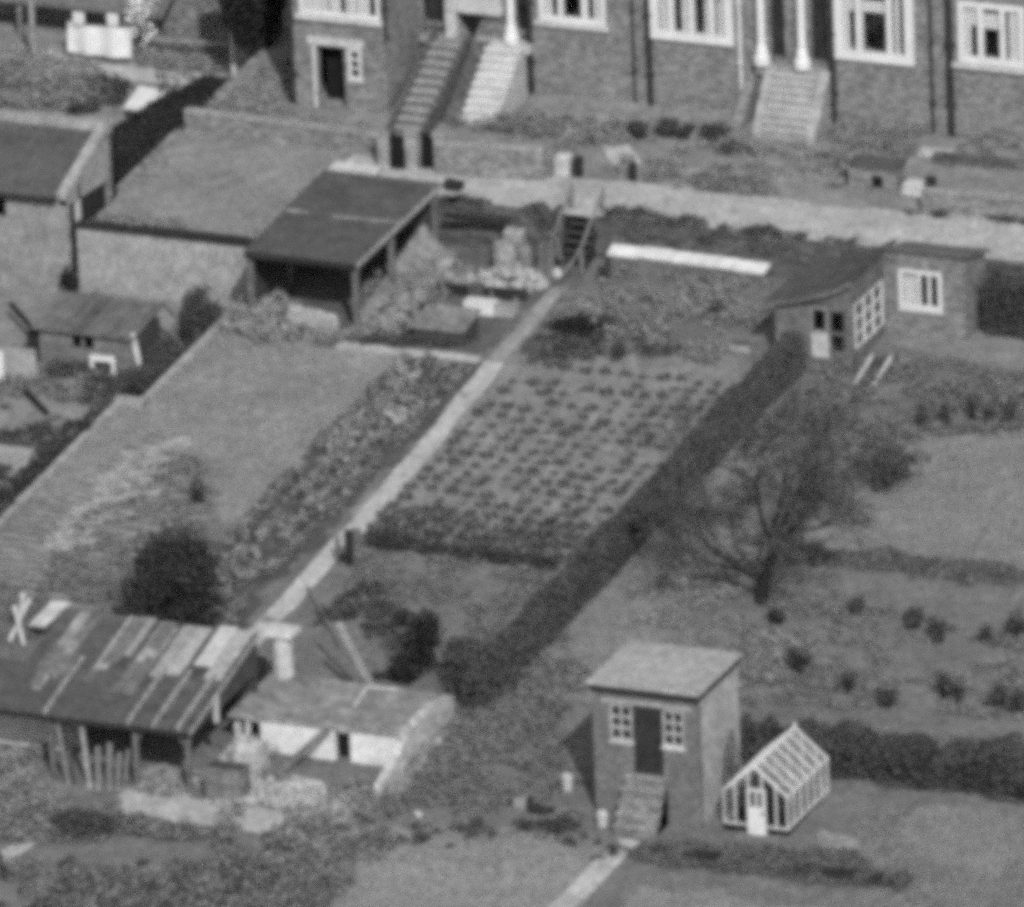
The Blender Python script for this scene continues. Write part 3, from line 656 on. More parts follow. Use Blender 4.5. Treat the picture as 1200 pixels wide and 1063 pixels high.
# ------------------------------------------------------------------ lean-to shed in the near left corner
r = thing('lean_to_shed', 'long ramshackle lean-to with patchwork roof of dark felt and pale sheets', 'shed', (0, -21.8, -1.45))
yf, ym, yb2 = -22.05, -19.6, -17.45
def zr_(y, add=0): return .33 + (y - yf) / (yb2 - yf) * 1.02 + add
def sheet(xa, xb, ya, yb, add, th, m, name, parent):
    return MB().hexa([(xa, ya, zr_(ya, add)), (xb, ya, zr_(ya, add)), (xb, yb, zr_(yb, add)), (xa, yb, zr_(yb, add))], [(xa, ya, zr_(ya, add + th)), (xb, ya, zr_(ya, add + th)), (xb, yb, zr_(yb, add + th)), (xa, yb, zr_(yb, add + th))]).build(name, m, parent)
rf = sheet(-5.5, .1, yf, yb2, 0, .05, M['wood_dark'], 'roof', r); sheet(-9.5, -5.51, yf, -19.9, 0, .05, M['wood_dark'], 'roof', r)
sheet(-3.95, .1, yf - .02, ym, .053, .012, M['felt'], 'felt_sheet', rf); sheet(-5.48, -4.05, yf - .02, yb2 + .1, .053, .012, M['felt'], 'felt_sheet', rf); sheet(-9.5, -5.5, yf - .02, -19.95, .053, .012, M['felt'], 'felt_sheet', rf)
mat('patch_a', 88, 122, 3, 1.5); mat('patch_b', 112, 166, 3, 1.5)
xs = -4.0
for w_, mm in ((.42, 'felt'), (.4, 'render_'), (.38, 'concrete'), (.2, 'felt'), (.42, 'render_'), (.22, 'felt'), (.4, 'concrete'), (.42, 'felt_light'), (.16, 'felt'), (.5, 'offwhite'), (.52, 'felt_light')):
    sheet(xs, xs + w_ - .01, ym - random.uniform(-.5, .3), yb2 + random.uniform(-.1, .12), .068 + random.uniform(0, .01), .014, M[mm], 'roof_sheet', rf); xs += w_
for q in range(17):
    xa = random.uniform(-5.3, -1.7); ya = random.uniform(yf + .9, yb2 - 1.2); sheet(xa, min(xa + random.uniform(.2, .5), .08), ya, min(ya + random.uniform(1.0, 2.4), yb2 - .05), .084 + q * .0035, .003, random.choice([MATS['patch_a'], MATS['patch_b'], MATS['patch_b'], M['felt'] if ya > ym else MATS['patch_a']]), 'roof_patch', rf)
for x in (-4.0, -1.62, -.9, -.2): sheet(x - .035, x + .035, yf - .01, ym + .05, .066, .13, M['concrete'], 'batten', rf)
MB().beam((-9.5, yf + .0, zr_(yf) - .06), (.1, yf + .0, zr_(yf) - .06), .05, .1).build('fascia', M['tar'], rf)
MB().beam((.14, yf, zr_(yf) - .0), (.14, yb2, zr_(yb2) - .0), .04, .12).build('barge_board', M['render_'], rf)
for x in (-6.6, -3.9, -1.5, 0.0):
    MB().box(x - .06, x + .06, yf + .1, yf + .22, -2, zr_(yf) - .003).build('post', M['post'], r)
for x in (-1.5, 0.0):
    mb = MB()
    mb.beam((x, yf + .16, -.15), (x + (.35 if x < -1 else -.4), yf + .16, zr_(yf) - .02), .07, .07)
    mb.build('brace', M['post'], r)
MB().box(-5.5, .05, yb2 - .12, yb2 - .02, -1.6, zr_(yb2) - .12).build('back_boarding', M['wood_dark'], r)
MB().box(-9.5, -3.95, -20.2, -20.1, -1.9, .6).build('partition', M['render_'], r)
MB().prism([(.02, -21.3, .2), (.02, yb2, .3), (.02, yb2, zr_(yb2) - .08), (.02, -21.3, zr_(-21.3) - .08)], (0, 0, 0), (.05, 0, 0)).build('gable_boarding', M['wood_dark'], r)
MB().box(.08, .2, -20.4, -20.28, .0, .72).build('post', M['offwhite'], r)
PL = ((-3.75, -3.35, .12, 'wood'), (-3.45, -3.2, .1, 'wood_dark'), (-3.05, -2.72, .13, 'concrete'), (-2.6, -2.45, .16, 'wood'), (-2.25, -2.2, .16, 'wood'), (-1.98, -1.98, .14, 'wood'), (-1.72, -1.78, .1, 'wood'))
LBL = ['pale plank leaning outermost left under the lean-to roof', 'thin dark plank leaning second from left under the lean-to', 'pale plank leaning third from left under the lean-to', 'broad grey board leaning in the middle of the lean-to bay',
       'broad grey board right of the middle in the lean-to bay', 'grey board leaning two places left of the forked lean-to post', 'narrow grey board leaning just left of the forked lean-to post']
for (xa, xb2, w_, mm), lb in zip(PL, LBL):
    h = random.uniform(.1, .3) if xa < -2.7 else random.uniform(-.5, -.1)
    tag(MB().beam((xb2, -22.25 + random.uniform(-.1, .1), -1.5), (xa, -21.9 + random.uniform(0, .05), h), w_, .03, up=(0, 1, 0)).build('plank', M[mm]), lb, 'plank', 'planks leaning under the lean-to')
rubble('rubble', [(-1.9, -22.1), (.0, -22.0), (-.1, -20.6), (-1.9, -20.6)], 160, .04, .11, .12, M['rubble'])
heap('rubble_heap', 'grey heap of rubble inside the black bay of the lean-to', 'rubble', [(-1.15, -21.1, -1.5, .75, .6, .32)], 0, M['rubble'])
tag(MB().hexa([(-6.2, -20.6, -1.3), (-4.25, -20.6, -1.3), (-4.25, -20.3, -1.3), (-6.2, -20.3, -1.3)], [(-6.2, -20.6, -.2), (-4.3, -20.6, -.25), (-4.3, -20.3, -.25), (-6.2, -20.3, -.2)]).jitter(.04).build('low_wall', M['offwhite'], bevel=.05), 'pale low wall under the left end of the lean-to', 'wall')

# ------------------------------------------------------------------ pigsty with whitewashed walls
r = thing('pigsty', 'low brick pigsty with flat slab roof and whitewashed front', 'pigsty', (2.3, -18.9, -1.3))
mb = MB().hexa([(-.2, -19.0, -.44), (4.85, -19.0, -.41), (4.7, -16.35, -.3), (-.1, -16.2, -.3)], [(-.2, -19.0, -.34), (4.85, -19.0, -.3), (4.7, -16.35, -.16), (-.1, -16.2, -.16)])
rf = mb.build('roof', mat('slab_roof', 104, 160, 3, 1.4), r, bevel=.03)
mb = MB(); mb.wall_y(.33, 4.8, -2, -.44, -18.95, -18.75, [(.38, .74, -1.25, -.47), (2.85, 3.3, -2, -.47)]); mb.build('front_wall', M['whitewash'], r)
mb = MB().box(-.1, .08, -18.75, -16.4, -2, -.46).box(4.55, 4.72, -18.75, -16.4, -2, -.42).box(.08, 4.55, -16.6, -16.42, -2, -.32); mb.build('rear_wall', M['brick_pale'], r)
MB().box(2.88, 3.27, -18.7, -18.66, -1.6, -.5).build('door', M['dark'], r)
MB().prism([(4.74, -21.0, -2), (4.74, -16.0, -1.4), (4.74, -16.0, -.35), (4.74, -17.2, -.12), (4.74, -18.7, -.18), (4.74, -19.6, -.6), (4.74, -21.0, -1.15)], (0, 0, 0), (.26, 0, 0)).build('side_wall', M['brick_pale'], r)
mb = MB()
for i, x in enumerate(np.arange(.8, 4.6, .62)): mb.box(x, x + .615, -20.75 + random.uniform(-.05, .05), -20.5, -2.0, -1.38 + random.uniform(-.22, .1))
mb.build('yard_wall', M['brick_pale'], r, bevel=.03)
mb = MB().beam((1.15, -17.9, -.15), (1.8, -16.6, -.08), .1, .04).beam((1.8, -16.6, -.08), (2.6, -16.7, -.08), .1, .04); 
tag(MB().beam((3.0, -17.9, -.16), (2.85, -16.7, -.09), .1, .05).beam((2.85, -16.7, -.09), (3.7, -16.62, -.08), .1, .05).build('bent_timber', M['offwhite']), 'pale bent timber frame lying on the pigsty roof', 'timber')
tag(MB().beam((2.75, -19.05, -.36), (1.75, -20.25, -1.3), .26, .06).build('plank', M['wood']), 'grey plank leaning on the pigsty front between the white walls', 'plank')
tag(MB().beam((2.2, -20.3, -1.3), (3.1, -20.4, -1.35), .14, .05).build('plank', M['offwhite']), 'white plank lying on the rubble in front of the pigsty', 'plank')
rubble('rubble', [(.2, -20.8), (4.6, -21.3), (4.5, -22.0), (.6, -22.2)], 420, .05, .18, .25, M['rubble_pale'])
rubble('rubble', [(.1, -21.4), (1.3, -20.6), (1.2, -18.9), (.25, -19.2)], 320, .06, .18, .6, M['rubble_pale'])
rubble('rubble', [(4.5, -16), (5.3, -16), (5.3, -21), (4.4, -21.5)], 260, .05, .18, .3, M['rubble'])
heap('rubble_heap', 'bright rubble heap between the lean-to and the pigsty', 'rubble', [(.75, -19.9, -1.15, .6, .8, .65), (.45, -20.9, -1.35, .35, .5, .5)], 0, mat('rubble_pale', 140, 184, 4, 2))
for k, (z, lb) in enumerate(((-1.42, 'lower weathered wooden crate of the stack by the lean-to'), (-.95, 'upper weathered wooden crate of the stack by the lean-to'))):
    c = thing('crate', lb, 'crate', (1.05, -21.9, z), 'stacked wooden crates')
    mb = MB(); xa, xb2, ya, yb2_ = .55, 1.6, -22.15, -21.6
    for i in range(4): zz = z + .01 + i * .112; mb.box(xa, xb2, ya, ya + .025, zz, zz + .1).box(xa, xb2, yb2_ - .025, yb2_, zz, zz + .1).box(xb2 - .025, xb2, ya + .026, yb2_ - .026, zz, zz + .1)
    mb.build('slats', M['wood'], c); MB().box(xa + .03, xb2 - .03, ya + .03, yb2_ - .03, z, z + .43).build('liner', M['wood_dark'], c)
r = thing('brick_pillar', 'pale pillar with a white cap standing behind the lean-to', 'pillar', (.3, -16.35, -1.1))
MB().tube([(.3, -16.35, -1.5), (.3, -16.35, -.2), (.32, -16.35, 1.0)], [.3, .29, .26], 10).build('shaft', M['offwhite'], r); MB().hexa([(-.15, -16.7, 1.0), (.7, -16.7, 1.0), (.75, -16.1, 1.02), (-.1, -16.1, 1.02)], [(-.1, -16.65, 1.14), (.72, -16.65, 1.1), (.75, -16.1, 1.16), (-.05, -16.1, 1.18)]).build('cap', M['offwhite'], r)
tag(MB().box(-.34, -.1, -16.7, -16.5, -1.2, .35).build('post', M['tar']), 'dark stub of a post left of the pale pillar', 'post')
tag(MB().beam((3.05, -16.1, -1.0), (1.75, -15.9, 1.3), .2, .05, up=(0, 1, 0)).build('plank', M['concrete']), 'pale plank leaning upright behind the pigsty', 'plank')
tag(MB().beam((2.75, -15.8, -1.0), (1.2, -15.0, 1.5), .1, .05, up=(0, 1, 0)).build('plank', M['wood_dark']), 'dark narrow plank leaning beside the pale one behind the pigsty', 'plank')
x, y = G(360, 690); x2, y2 = G(400, 760); tag(MB().beam((x, y, gnd(x, y) + .1), (x2, y2, gnd(x2, y2) + .1), .07).build('pole', M['wood']), 'thin pole lying in the grass beside the garden path', 'pole')
x, y = G(410, 664)
r = thing('gate_post', 'dark gate posts standing at the edge of the garden path', 'gate post', (x, y, gnd(x, y)))
MB().box(x - .09, x + .09, y - .08, y + .08, gnd(x, y) - .2, gnd(x, y) + 1.0).build('post', M['tar'], r); MB().box(x - .38, x - .3, y - .06, y + .06, gnd(x, y) - .2, gnd(x, y) + .75).build('post', M['post'], r); MB().box(x - .3, x - .09, y - .03, y + .03, gnd(x, y) + .1, gnd(x, y) + .3).build('rail', M['tar'], r)
x, y = G(418, 640); tag(MB().box(x - .12, x + .12, y - .05, y + .05, gnd(x, y), gnd(x, y) + .5).build('post', M['post']), 'short grey post beside the dark gate posts', 'post')

# ------------------------------------------------------------------ timber cabin by the lane
r = thing('cabin', 'timber cabin with sagging lean-to roof, glazed porch and white framed window', 'cabin', (7.0, 7.6, .5))
cb = mat('cabin_boards', 92, 122, 5, 1.3)
mb = MB().wall_y(4.75, 7.0, .2, 2.3, 7.6, 7.7, [(5.78, 6.86, .72, 2.2)]); mb.prism([(4.75, 7.6, 2.3), (7.0, 7.6, 2.3), (7.0, 7.6, 2.98), (6.5, 7.6, 2.72), (5.6, 7.6, 2.42), (4.75, 7.6, 2.22)], (0, 0, 0), (0, .1, 0))
mb.box(4.75, 4.85, 7.7, 10.6, .2, 2.2); mb.box(4.85, 7.0, 10.5, 10.6, .2, 2.3); mb.build('wall', cb, r)
MB().wall_x(7.7, 10.0, .2, 3.0, 6.93, 7.03, [(7.78, 9.85, 1.0, 2.3)]).build('porch_wall', cb, r)
MB().wall_y(7.04, 9.42, .2, 3.15, 10.0, 10.1, [(7.5, 8.74, 1.5, 2.62)]).prism([(9.32, 10.1, .2), (9.32, 11.6, .2), (9.32, 11.6, 2.68), (9.32, 10.1, 3.13)], (0, 0, 0), (.1, 0, 0)).box(7.04, 9.31, 11.5, 11.6, .2, 2.5).build('wing_wall', M['brick'], r)
rf = MB().prism([(4.52, 7.4, 2.2), (5.6, 7.4, 2.43), (6.5, 7.4, 2.74), (7.12, 7.4, 3.08), (7.12, 7.4, 3.16), (6.5, 7.4, 2.82), (5.6, 7.4, 2.51), (4.52, 7.4, 2.28)], (0, 0, 0), (.05, 3.35, .06)).build('roof', M['felt'], r)
MB().prism([(4.5, 7.37, 2.12), (5.6, 7.37, 2.36), (6.5, 7.37, 2.66), (7.14, 7.37, 3.0), (7.14, 7.37, 3.12), (6.5, 7.37, 2.78), (5.6, 7.37, 2.47), (4.5, 7.37, 2.24)], (0, 0, 0), (0, .027, 0)).build('fascia', M['post'], rf)
MB().hexa([(7.14, 9.85, 3.2), (9.55, 9.85, 3.2), (9.55, 11.75, 2.7), (7.14, 11.75, 2.7)], [(7.14, 9.85, 3.28), (9.55, 9.85, 3.28), (9.55, 11.75, 2.78), (7.14, 11.75, 2.78)]).build('wing_roof', mat('wing_felt', 92, 116, 3, .9), r)
window(r, 7.48, 8.76, 1.48, 2.64, 9.99, (1.1, .55, .55), None, .12, .09, curtains=[(7.62, 8.1, 1.6, 2.42)], sill=(.03, .06, .08))
window(r, 5.8, 6.3, 1.45, 2.18, 7.6, (1,), None, .05, .08, fm=M['concrete']); MB().box(5.8, 6.3, 7.62, 7.66, .72, 1.445).build('door_panel', M['offwhite'], r)
d = MB().wall_y(6.34, 6.84, .72, 2.18, 7.61, 7.66, [(6.4, 6.78, 1.5, 2.1), (6.4, 6.78, .95, 1.42)]).build('door', M['post'], r); MB().box(6.4, 6.78, 7.63, 7.64, .95, 2.1).build('pane', M['glass'], d)
fr = MB(); n = 3
yy = np.linspace(7.8, 9.83, n + 1)
for i in range(n + 1): fr.box(6.99, 7.07, yy[i] - .03, yy[i] + .03, 1.0, 2.3)
for z in (1.0, 1.4, 1.82, 2.25): fr.box(7.0, 7.06, yy[0], yy[-1], z, z + .04)
fr = fr.build('porch_window', M['white'], r); MB().box(7.02, 7.03, 7.8, 9.83, 1.0, 2.3).build('pane', M['glass'], fr)
# white railed garden steps
r = thing('garden_steps', 'short white wooden steps with side rails leading down from the cabin', 'steps', (*G(1022, 430), gnd(*G(1022, 430))))
A_, B_ = G(1012, 456), G(1034, 434)
za, zb3 = gnd(*A_) + .1, gnd(*B_) + .42
for dx in (-.26, .28):
    MB().beam((A_[0] + dx, A_[1], za), (B_[0] + dx, B_[1], zb3), .075, .07).build('rail', M['offwhite'], r)
mb = MB()
for t in np.linspace(.05, .95, 5):
    mb = MB(); mb.beam((A_[0] - .22 + (B_[0] - A_[0]) * t, A_[1] + (B_[1] - A_[1]) * t, za + (zb3 - za) * t - .05), (A_[0] + .24 + (B_[0] - A_[0]) * t, A_[1] + (B_[1] - A_[1]) * t, za + (zb3 - za) * t - .05), .12, .04); mb.build('tread', M['wood_dark'], r)

# ------------------------------------------------------------------ outbuilding at the left edge
r = thing('outbuilding', 'rendered outbuilding with lean-to roof and dark open side', 'outbuilding', (-18, 8.4, -.25))
MB().wall_y(-24, -16.97, -1.2, 2.62, 8.4, 8.6, [(-19.35, -18.86, 1.85, 2.6), (-23, -22, 1.4, 2.4)]).build('front_wall', mat('mottled_render', 112, 160, 2.5, .9), r)
MB().box(-24, -16.97, 11.3, 11.5, -1.2, 3.6).build('back_wall', M['brick2'], r)
MB().prism([(-16.98, 8.4, 2.62), (-16.98, 11.5, 3.68), (-16.98, 11.5, 2.25), (-16.98, 11.2, 2.2), (-16.98, 8.4, 2.4)], (-.2, 0, 0), (.0, 0, 0)).build('side_wall', M['render_'], r)
MB().box(-17.1, -16.98, 9.2, 9.36, -.5, 2.75).build('door_post', M['offwhite'], r)
MB().box(-17.2, -17.1, 8.6, 11.28, -1, 2.6).build('side_shade_sheet', M['tar'], r)  # dark sheet painted as the shade within the open side
rf = MB().hexa([(-24, 8.2, 2.64), (-17.2, 8.2, 2.64), (-17.2, 11.28, 3.55), (-24, 11.28, 3.55)], [(-24, 8.2, 2.74), (-17.2, 8.2, 2.74), (-17.2, 11.28, 3.65), (-24, 11.28, 3.65)]).build('roof', M['slate'], r)
MB().beam((-24, 8.18, 2.62), (-17.2, 8.18, 2.62), .06, .12).build('gutter', M['tar'], rf)
MB().box(-24, -16.9, 11.24, 11.56, 3.6, 3.86).build('parapet', M['offwhite'] if 0 else M['render_'], r)
MB().hexa([(-17.22, 8.25, 2.64), (-16.92, 8.25, 2.64), (-16.92, 11.24, 3.66), (-17.22, 11.24, 3.66)], [(-17.22, 8.25, 2.8), (-16.92, 8.25, 2.8), (-16.92, 11.24, 3.84), (-17.22, 11.24, 3.84)]).build('coping', M['render_'], r)

# ------------------------------------------------------------------ hut on the sunken plot
r = thing('garden_hut', 'tumbledown low hut with rusty patched roof on the sunken plot', 'hut', (-14.3, 3.7, -.56))
MB().wall_y(-15.8, -12.95, -.9, .6, 3.7, 3.8, [(-14.8, -14.15, .12, .5)]).build('wall', mat('hut_wall', 92, 132, 3, 1.2), r); MB().box(-15.8, -15.7, 3.8, 5.6, -.9, .5).box(-13.05, -12.95, 3.8, 5.6, -.9, .5).box(-15.7, -13.05, 5.5, 5.6, -.9, .6).build('rear_wall', M['wood_dark'], r)
MB().box(-14.52, -14.44, 3.69, 3.79, .12, .5).build('window_bar', M['post'], r)
rf = MB().hexa([(-15.95, 3.5, .62), (-12.85, 3.5, .58), (-12.85, 5.7, .85), (-15.95, 5.7, .9)], [(-15.95, 3.5, .68), (-12.85, 3.5, .64), (-12.85, 5.7, .91), (-15.95, 5.7, .96)]).build('roof', M['rust'], r)
for x in (-15.3, -14.7, -13.9, -13.3): MB().hexa([(x, 3.48, .69), (x + .3, 3.48, .685), (x + .3, 5.5, .94), (x, 5.5, .945)], [(x, 3.48, .71), (x + .3, 3.48, .705), (x + .3, 5.5, .96), (x, 5.5, .965)]).build('roof_sheet', random.choice([M['felt'], M['post'], M['slate']]), rf)
tag(MB().box(-14.15, -13.4, 3.4, 3.48, -.08, .08).box(-14.15, -14.05, 3.4, 3.48, -.3, -.081).box(-13.5, -13.4, 3.4, 3.48, -.45, -.081).build('trestle', M['white']), 'small white trestle standing against the low hut', 'trestle')
tag(MB().beam((-12.6, 3.5, -.6), (-12.95, 3.7, .75), .16, .05).build('plank', M['offwhite']), 'pale plank leaning against the right end of the low hut', 'plank')
x, y = G(150, 372, LP); tag(MB().beam((-12.9, 5.7, .95), (-12.3, 5.3, .7), .1).beam((-12.3, 5.3, .7), (-12.35, 5.0, -.2), .1).build('bent_pole', M['post']), 'bent pole at the back corner of the low hut', 'pole')
x, y = G(40, 425, LP); tag(MB().box(x - .2, x + .2, y, y + .3, gnd(x, y) - .2, gnd(x, y) + .85).build('box', M['tar']), 'dark upright box at the left end of the low hut', 'box')
for (a, b, lb, hh) in (((14, 378), (40, 408), 'dark rail sloping down beside the dark box', .5), ((30, 462), (56, 490), 'dark rail lying on the pale ground of the sunken plot', .15)):
    p, q = G(*a, LP), G(*b, LP); tag(MB().beam((*p, gnd(*p) + hh), (*q, gnd(*q) + hh), .12).build('rail', M['tar']), lb, 'rail')
x, y = G(-8, 448, LP); tag(MB().box(x - .3, x + .33, y, y + .08, gnd(x, y), gnd(x, y) + .95).build('board', M['white']), 'white board standing upright at the left edge', 'board')
x, y = G(15, 450, LP); tag(MB().hexa([(x - 1.5, y + .3, -1), (x + .7, y + .3, -1), (x + .7, y + .5, -1), (x - 1.5, y + .5, -1)], [(x - 1.5, y + .3, gnd(x, y) + .9), (x + .5, y + .3, gnd(x, y) + .95), (x + .5, y + .5, gnd(x, y) + .95), (x - 1.5, y + .5, gnd(x, y) + .9)]).build('low_wall', M['render_']), 'plain grey wall behind the white board at the left edge', 'wall')
x, y = G(20, 545, LP); tag(MB().hexa([(x - 1, y - .3, gnd(x, y) - .3), (x + .5, y - .3, gnd(x, y) - .3), (x + .5, y + .4, gnd(x, y) - .3), (x - 1, y + .4, gnd(x, y) - .3)], [(x - 1, y - .3, gnd(x, y) + .35), (x + .5, y - .3, gnd(x, y) + .35), (x + .4, y + .3, gnd(x, y) + .4), (x - 1, y + .3, gnd(x, y) + .4)]).build('cold_frame', M['render_']), 'pale low cold frame at the left edge below the dark hedge', 'cold frame')
# ------------------------------------------------------------------ steps to the lane, cold frame, junk
r = thing('lane_steps', 'dark wooden steps with handrails climbing to the lane', 'steps', (-3.1, 12.0, .8))
mb = MB(); n = 6; za, zb4 = gz(12.1) + .0, gz(13.2, UP)
for i in range(n):
    y = 12.05 + i * .2; z = za + (zb4 - za) * (i + 1) / n; MB().box(-3.53, -2.77, y, y + .21, z - .05, z).build('tread', M['wood_dark'], r)
mb = MB()
for x in (-3.57, -2.75): mb.beam((x, 11.9, za - .1), (x, 13.3, zb4 - .05), .05, .2)
mb.box(-3.53, -2.77, 12.3, 13.2, za - .3, za + .12); mb.build('stringer', M['tar'], r)
for k, x in enumerate((-3.63, -2.69)):
    mb = MB().beam((x, 11.6, za + .75), (x, 13.3, zb4 + .75), .06).box(x - .04, x + .04, 13.25, 13.33, zb4 - .2, zb4 + .8)
    if k: mb.beam((x, 11.6, za + .75), (x - .1, 10.6, za + .35), .06)
    mb.box(x - .04, x + .04, 11.58, 11.66, za - .2, za + .8); mb.build('handrail', M['post'] if 0 else M['wood'], r)
r = thing('cold_frame', 'long white topped cold frame below the lane wall', 'cold frame', (.3, 12.2, .8))
MB().hexa([(-2.05, 12.1, .5), (2.6, 12.1, .5), (2.6, 12.5, .5), (-2.05, 12.5, .5)], [(-2.05, 12.1, 1.26), (2.6, 12.1, 1.22), (2.6, 12.5, 1.3), (-2.05, 12.5, 1.36)]).build('frame', M['post'], r)
for i in range(5): 
    xa = -2.1 + i * .95; dz = -.015 * i + random.uniform(-.025, .02); MB().hexa([(xa, 12.05, 1.27 + dz), (xa + .9, 12.05, 1.26 + dz), (xa + .94, 12.5, 1.39 + dz), (xa, 12.5, 1.4 + dz)], [(xa, 12.05, 1.34 + dz), (xa + .94, 12.05, 1.33 + dz), (xa + .94, 12.5, 1.45 + dz), (xa, 12.5, 1.46 + dz)]).build('lid', M['whitewash'], r)
# junk yard things
def px(a, b, off=0.0):
    x, y = G(a, b, off); return x, y, gnd(x, y)
def sheetthing(name, m, a, b, h, th, label, cat, lean=.0):
    (xa, ya, za), (xb_, yb_, zb_) = px(*a), px(*b)
    return tag(MB().hexa([(xa, ya, za - .1), (xb_, yb_, zb_ - .1), (xb_, yb_ + th, zb_ - .1), (xa, ya + th, za - .1)], [(xa, ya + lean, za + h), (xb_, yb_ + lean, zb_ + h), (xb_, yb_ + th + lean, zb_ + h), (xa, ya + th + lean, za + h)]).build(name, m), label, cat)
sheetthing('sheet', M['slate'], (535, 322), (572, 326), .75, .05, 'grey sheet propped up in the junk yard near the shed', 'sheet', .25)
sheetthing('sheet', M['tar'], (569, 320), (583, 322), .65, .2, 'narrow black board standing in the junk yard', 'board', .05)
tag(MB().beam((-7.1, 12.25, 1.85), (-5.3, 12.5, 1.7), .1, .16).build('beam', M['tar']), 'dark timber beam along the lane wall behind the junk yard', 'beam')
x, y, z = px(592, 325); tag(MB().lathe((x, y, z - .1), [(.28, 0), (.34, .35), (.34, .75), (.28, 1.05), (.27, 1.1)], 12).build('barrel', M['concrete']), 'pale barrel standing in the middle of the junk yard', 'barrel')
x, y, z = px(613, 315); tag(MB().lathe((x, y, z - .1), [(.22, 0), (.26, .3), (.26, .6), (.2, .8)], 10).build('bucket', M['rubble']), 'smaller pale drum right of the barrel in the junk yard', 'drum')
x, y, z = px(520, 322); tag(MB().lathe((x, y, z - .1), [(.25, 0), (.3, .2), (.3, .5), (.24, .62)], 10).build('drum', M['concrete']), 'pale squat drum beside the rubble bank', 'drum')
r_ = []
mb = MB(); x, y, z = px(645, 318)
mb.tube([(x - .3, y, z - .1), (x - .28, y + .05, z + .7), (x - .05, y + .1, z + 1.1), (x + .2, y + .1, z + .9), (x + .3, y + .1, z + .3)], [.06] * 5, 6); tag(mb.build('hoop', M['post']), 'bent grey hoop beside the lane steps', 'hoop')
sheetthing('sheet', M['rust'], (628, 325), (645, 330), .8, .05, 'streaked metal sheet leaning by the bent hoop', 'sheet', .35)
x, y, z = px(652, 326); tag(MB().blob((x, y, z + .12), (.17, .12, .16), .2, 8, 5).build('sack', M['offwhite']), 'small white sack at the foot of the lane steps', 'sack')
rubble('rubble', pxpoly([(530, 345), (560, 315), (625, 320), (640, 335), (610, 352)]), 100, .06, .2, .4, mat('rubble_pale', 140, 184, 4, 2))
rubble('rubble', pxpoly([(505, 330), (530, 300), (560, 310), (540, 345)]), 80, .06, .18, .3, M['rubble'])
x, y, z = px(576, 366)
r = thing('trough', 'long low trough, its left half white, in the junk yard', 'trough', (x, y, z))
MB().box(x - .75, x + .15, y - .22, y + .22, z - .1, z + .32).build('white_half', M['white'], r); MB().box(x + .155, x + .75, y - .22, y + .22, z - .1, z + .3).build('grey_half', M['concrete'], r)
x, y, z = px(514, 405)
r = thing('hen_coop', 'low hen coop with pale sloping lid and dark front', 'hen coop', (x, y, z))
MB().box(x - .72, x + .75, y, y + 1.1, z - .2, z + .42).build('box', M['wood_dark'], r)
MB().hexa([(x - .85, y - .1, z + .43), (x + .82, y - .1, z + .42), (x + .8, y + 1.25, z + .62), (x - .8, y + 1.25, z + .62)], [(x - .85, y - .1, z + .48), (x + .82, y - .1, z + .47), (x + .8, y + 1.25, z + .67), (x - .8, y + 1.25, z + .67)]).build('lid', mat('coop_lid', 104, 142, 3, 1.5), r)
x, y, z = px(622, 418); tag(MB().box(x - .28, x + .3, y, y + .35, z - .1, z + .35).build('box', M['slate'], bevel=.03), 'grey box on the soil beside the garden path', 'box')
x, y, z = px(868, 408); 
r = thing('tray', 'shallow pale seed tray beside the upper end of the hedge', 'tray', (x, y, z)); MB().box(x - .3, x + .32, y - .2, y + .25, z - .05, z + .16).build('rim', M['concrete'], r); MB().box(x - .25, x + .27, y - .15, y + .2, z + .161, z + .175).build('soil', M['dirt'], r)
x, y, z = px(985, 992); tag(MB().hexa([(x - .65, y + .0, z - .02), (x + .6, y - .28, z - .02), (x + .62, y - .08, z - .02), (x - .6, y + .22, z - .02)], [(x - .65, y + .0, z + .28), (x + .6, y - .28, z + .26), (x + .62, y - .08, z + .27), (x - .6, y + .22, z + .28)]).build('bench_plank', M['concrete']), 'grey plank bench on the grass right of the greenhouse', 'bench')
tag(MB().blob((*px(612, 945)[:2], px(612, 945)[2] + .12), (.28, .2, .16), .2, 9, 5).build('stone', M['concrete']), 'pale stone lying in the rough grass left of the brick shed', 'stone')
x, y, z = px(632, 952); mb = MB().tube([(x - .35, y + .15, z + .3), (x - .2, y, z + .12), (x + .1, y - .05, z + .1), (x + .42, y + .05, z + .16)], [.1, .14, .12, .05], 7); tag(mb.build('log', M['tar']), 'dark curved log beside the pale stone', 'log')
for a, b, lb in ((490, 957, 'small white stone in the grass near the bottom lawn'), (802, 683, 'tiny white stone beside the grass strip'), (1177, 474, 'white stone in the weed band at the right edge'), (885, 320, 'white stone at the end of the long cold frame')):
    x, y, z = px(a, b); tag(MB().blob((x, y, z + .1), (.12, .1, .1), .2, 8, 5).build('stone', M['offwhite']), lb, 'stone')
for (a, b, lb) in (((512, 343), (618, 353), 'dark timber edging along the rubble in the junk yard'), ((445, 372), (500, 352), 'dark timber edging beside the hen coop')):
    (xa, ya, za), (xb_, yb_, zb_) = px(*a), px(*b); tag(MB().beam((xa, ya, za + .12), (xb_, yb_, zb_ + .12), .12, .34).build('edging', M['tar']), lb, 'timber')
x, y, z = px(600, 300); tag(MB().hexa([(x - .3, y, z - .1), (x + .3, y, z - .1), (x + .3, y + .4, z - .1), (x - .3, y + .4, z - .1)], [(x - .26, y + .05, z + .7), (x + .28, y, z + .66), (x + .28, y + .4, z + .7), (x - .28, y + .4, z + .72)]).build('box', M['render_'], bevel=.03), 'pale box behind the barrel in the junk yard', 'box')
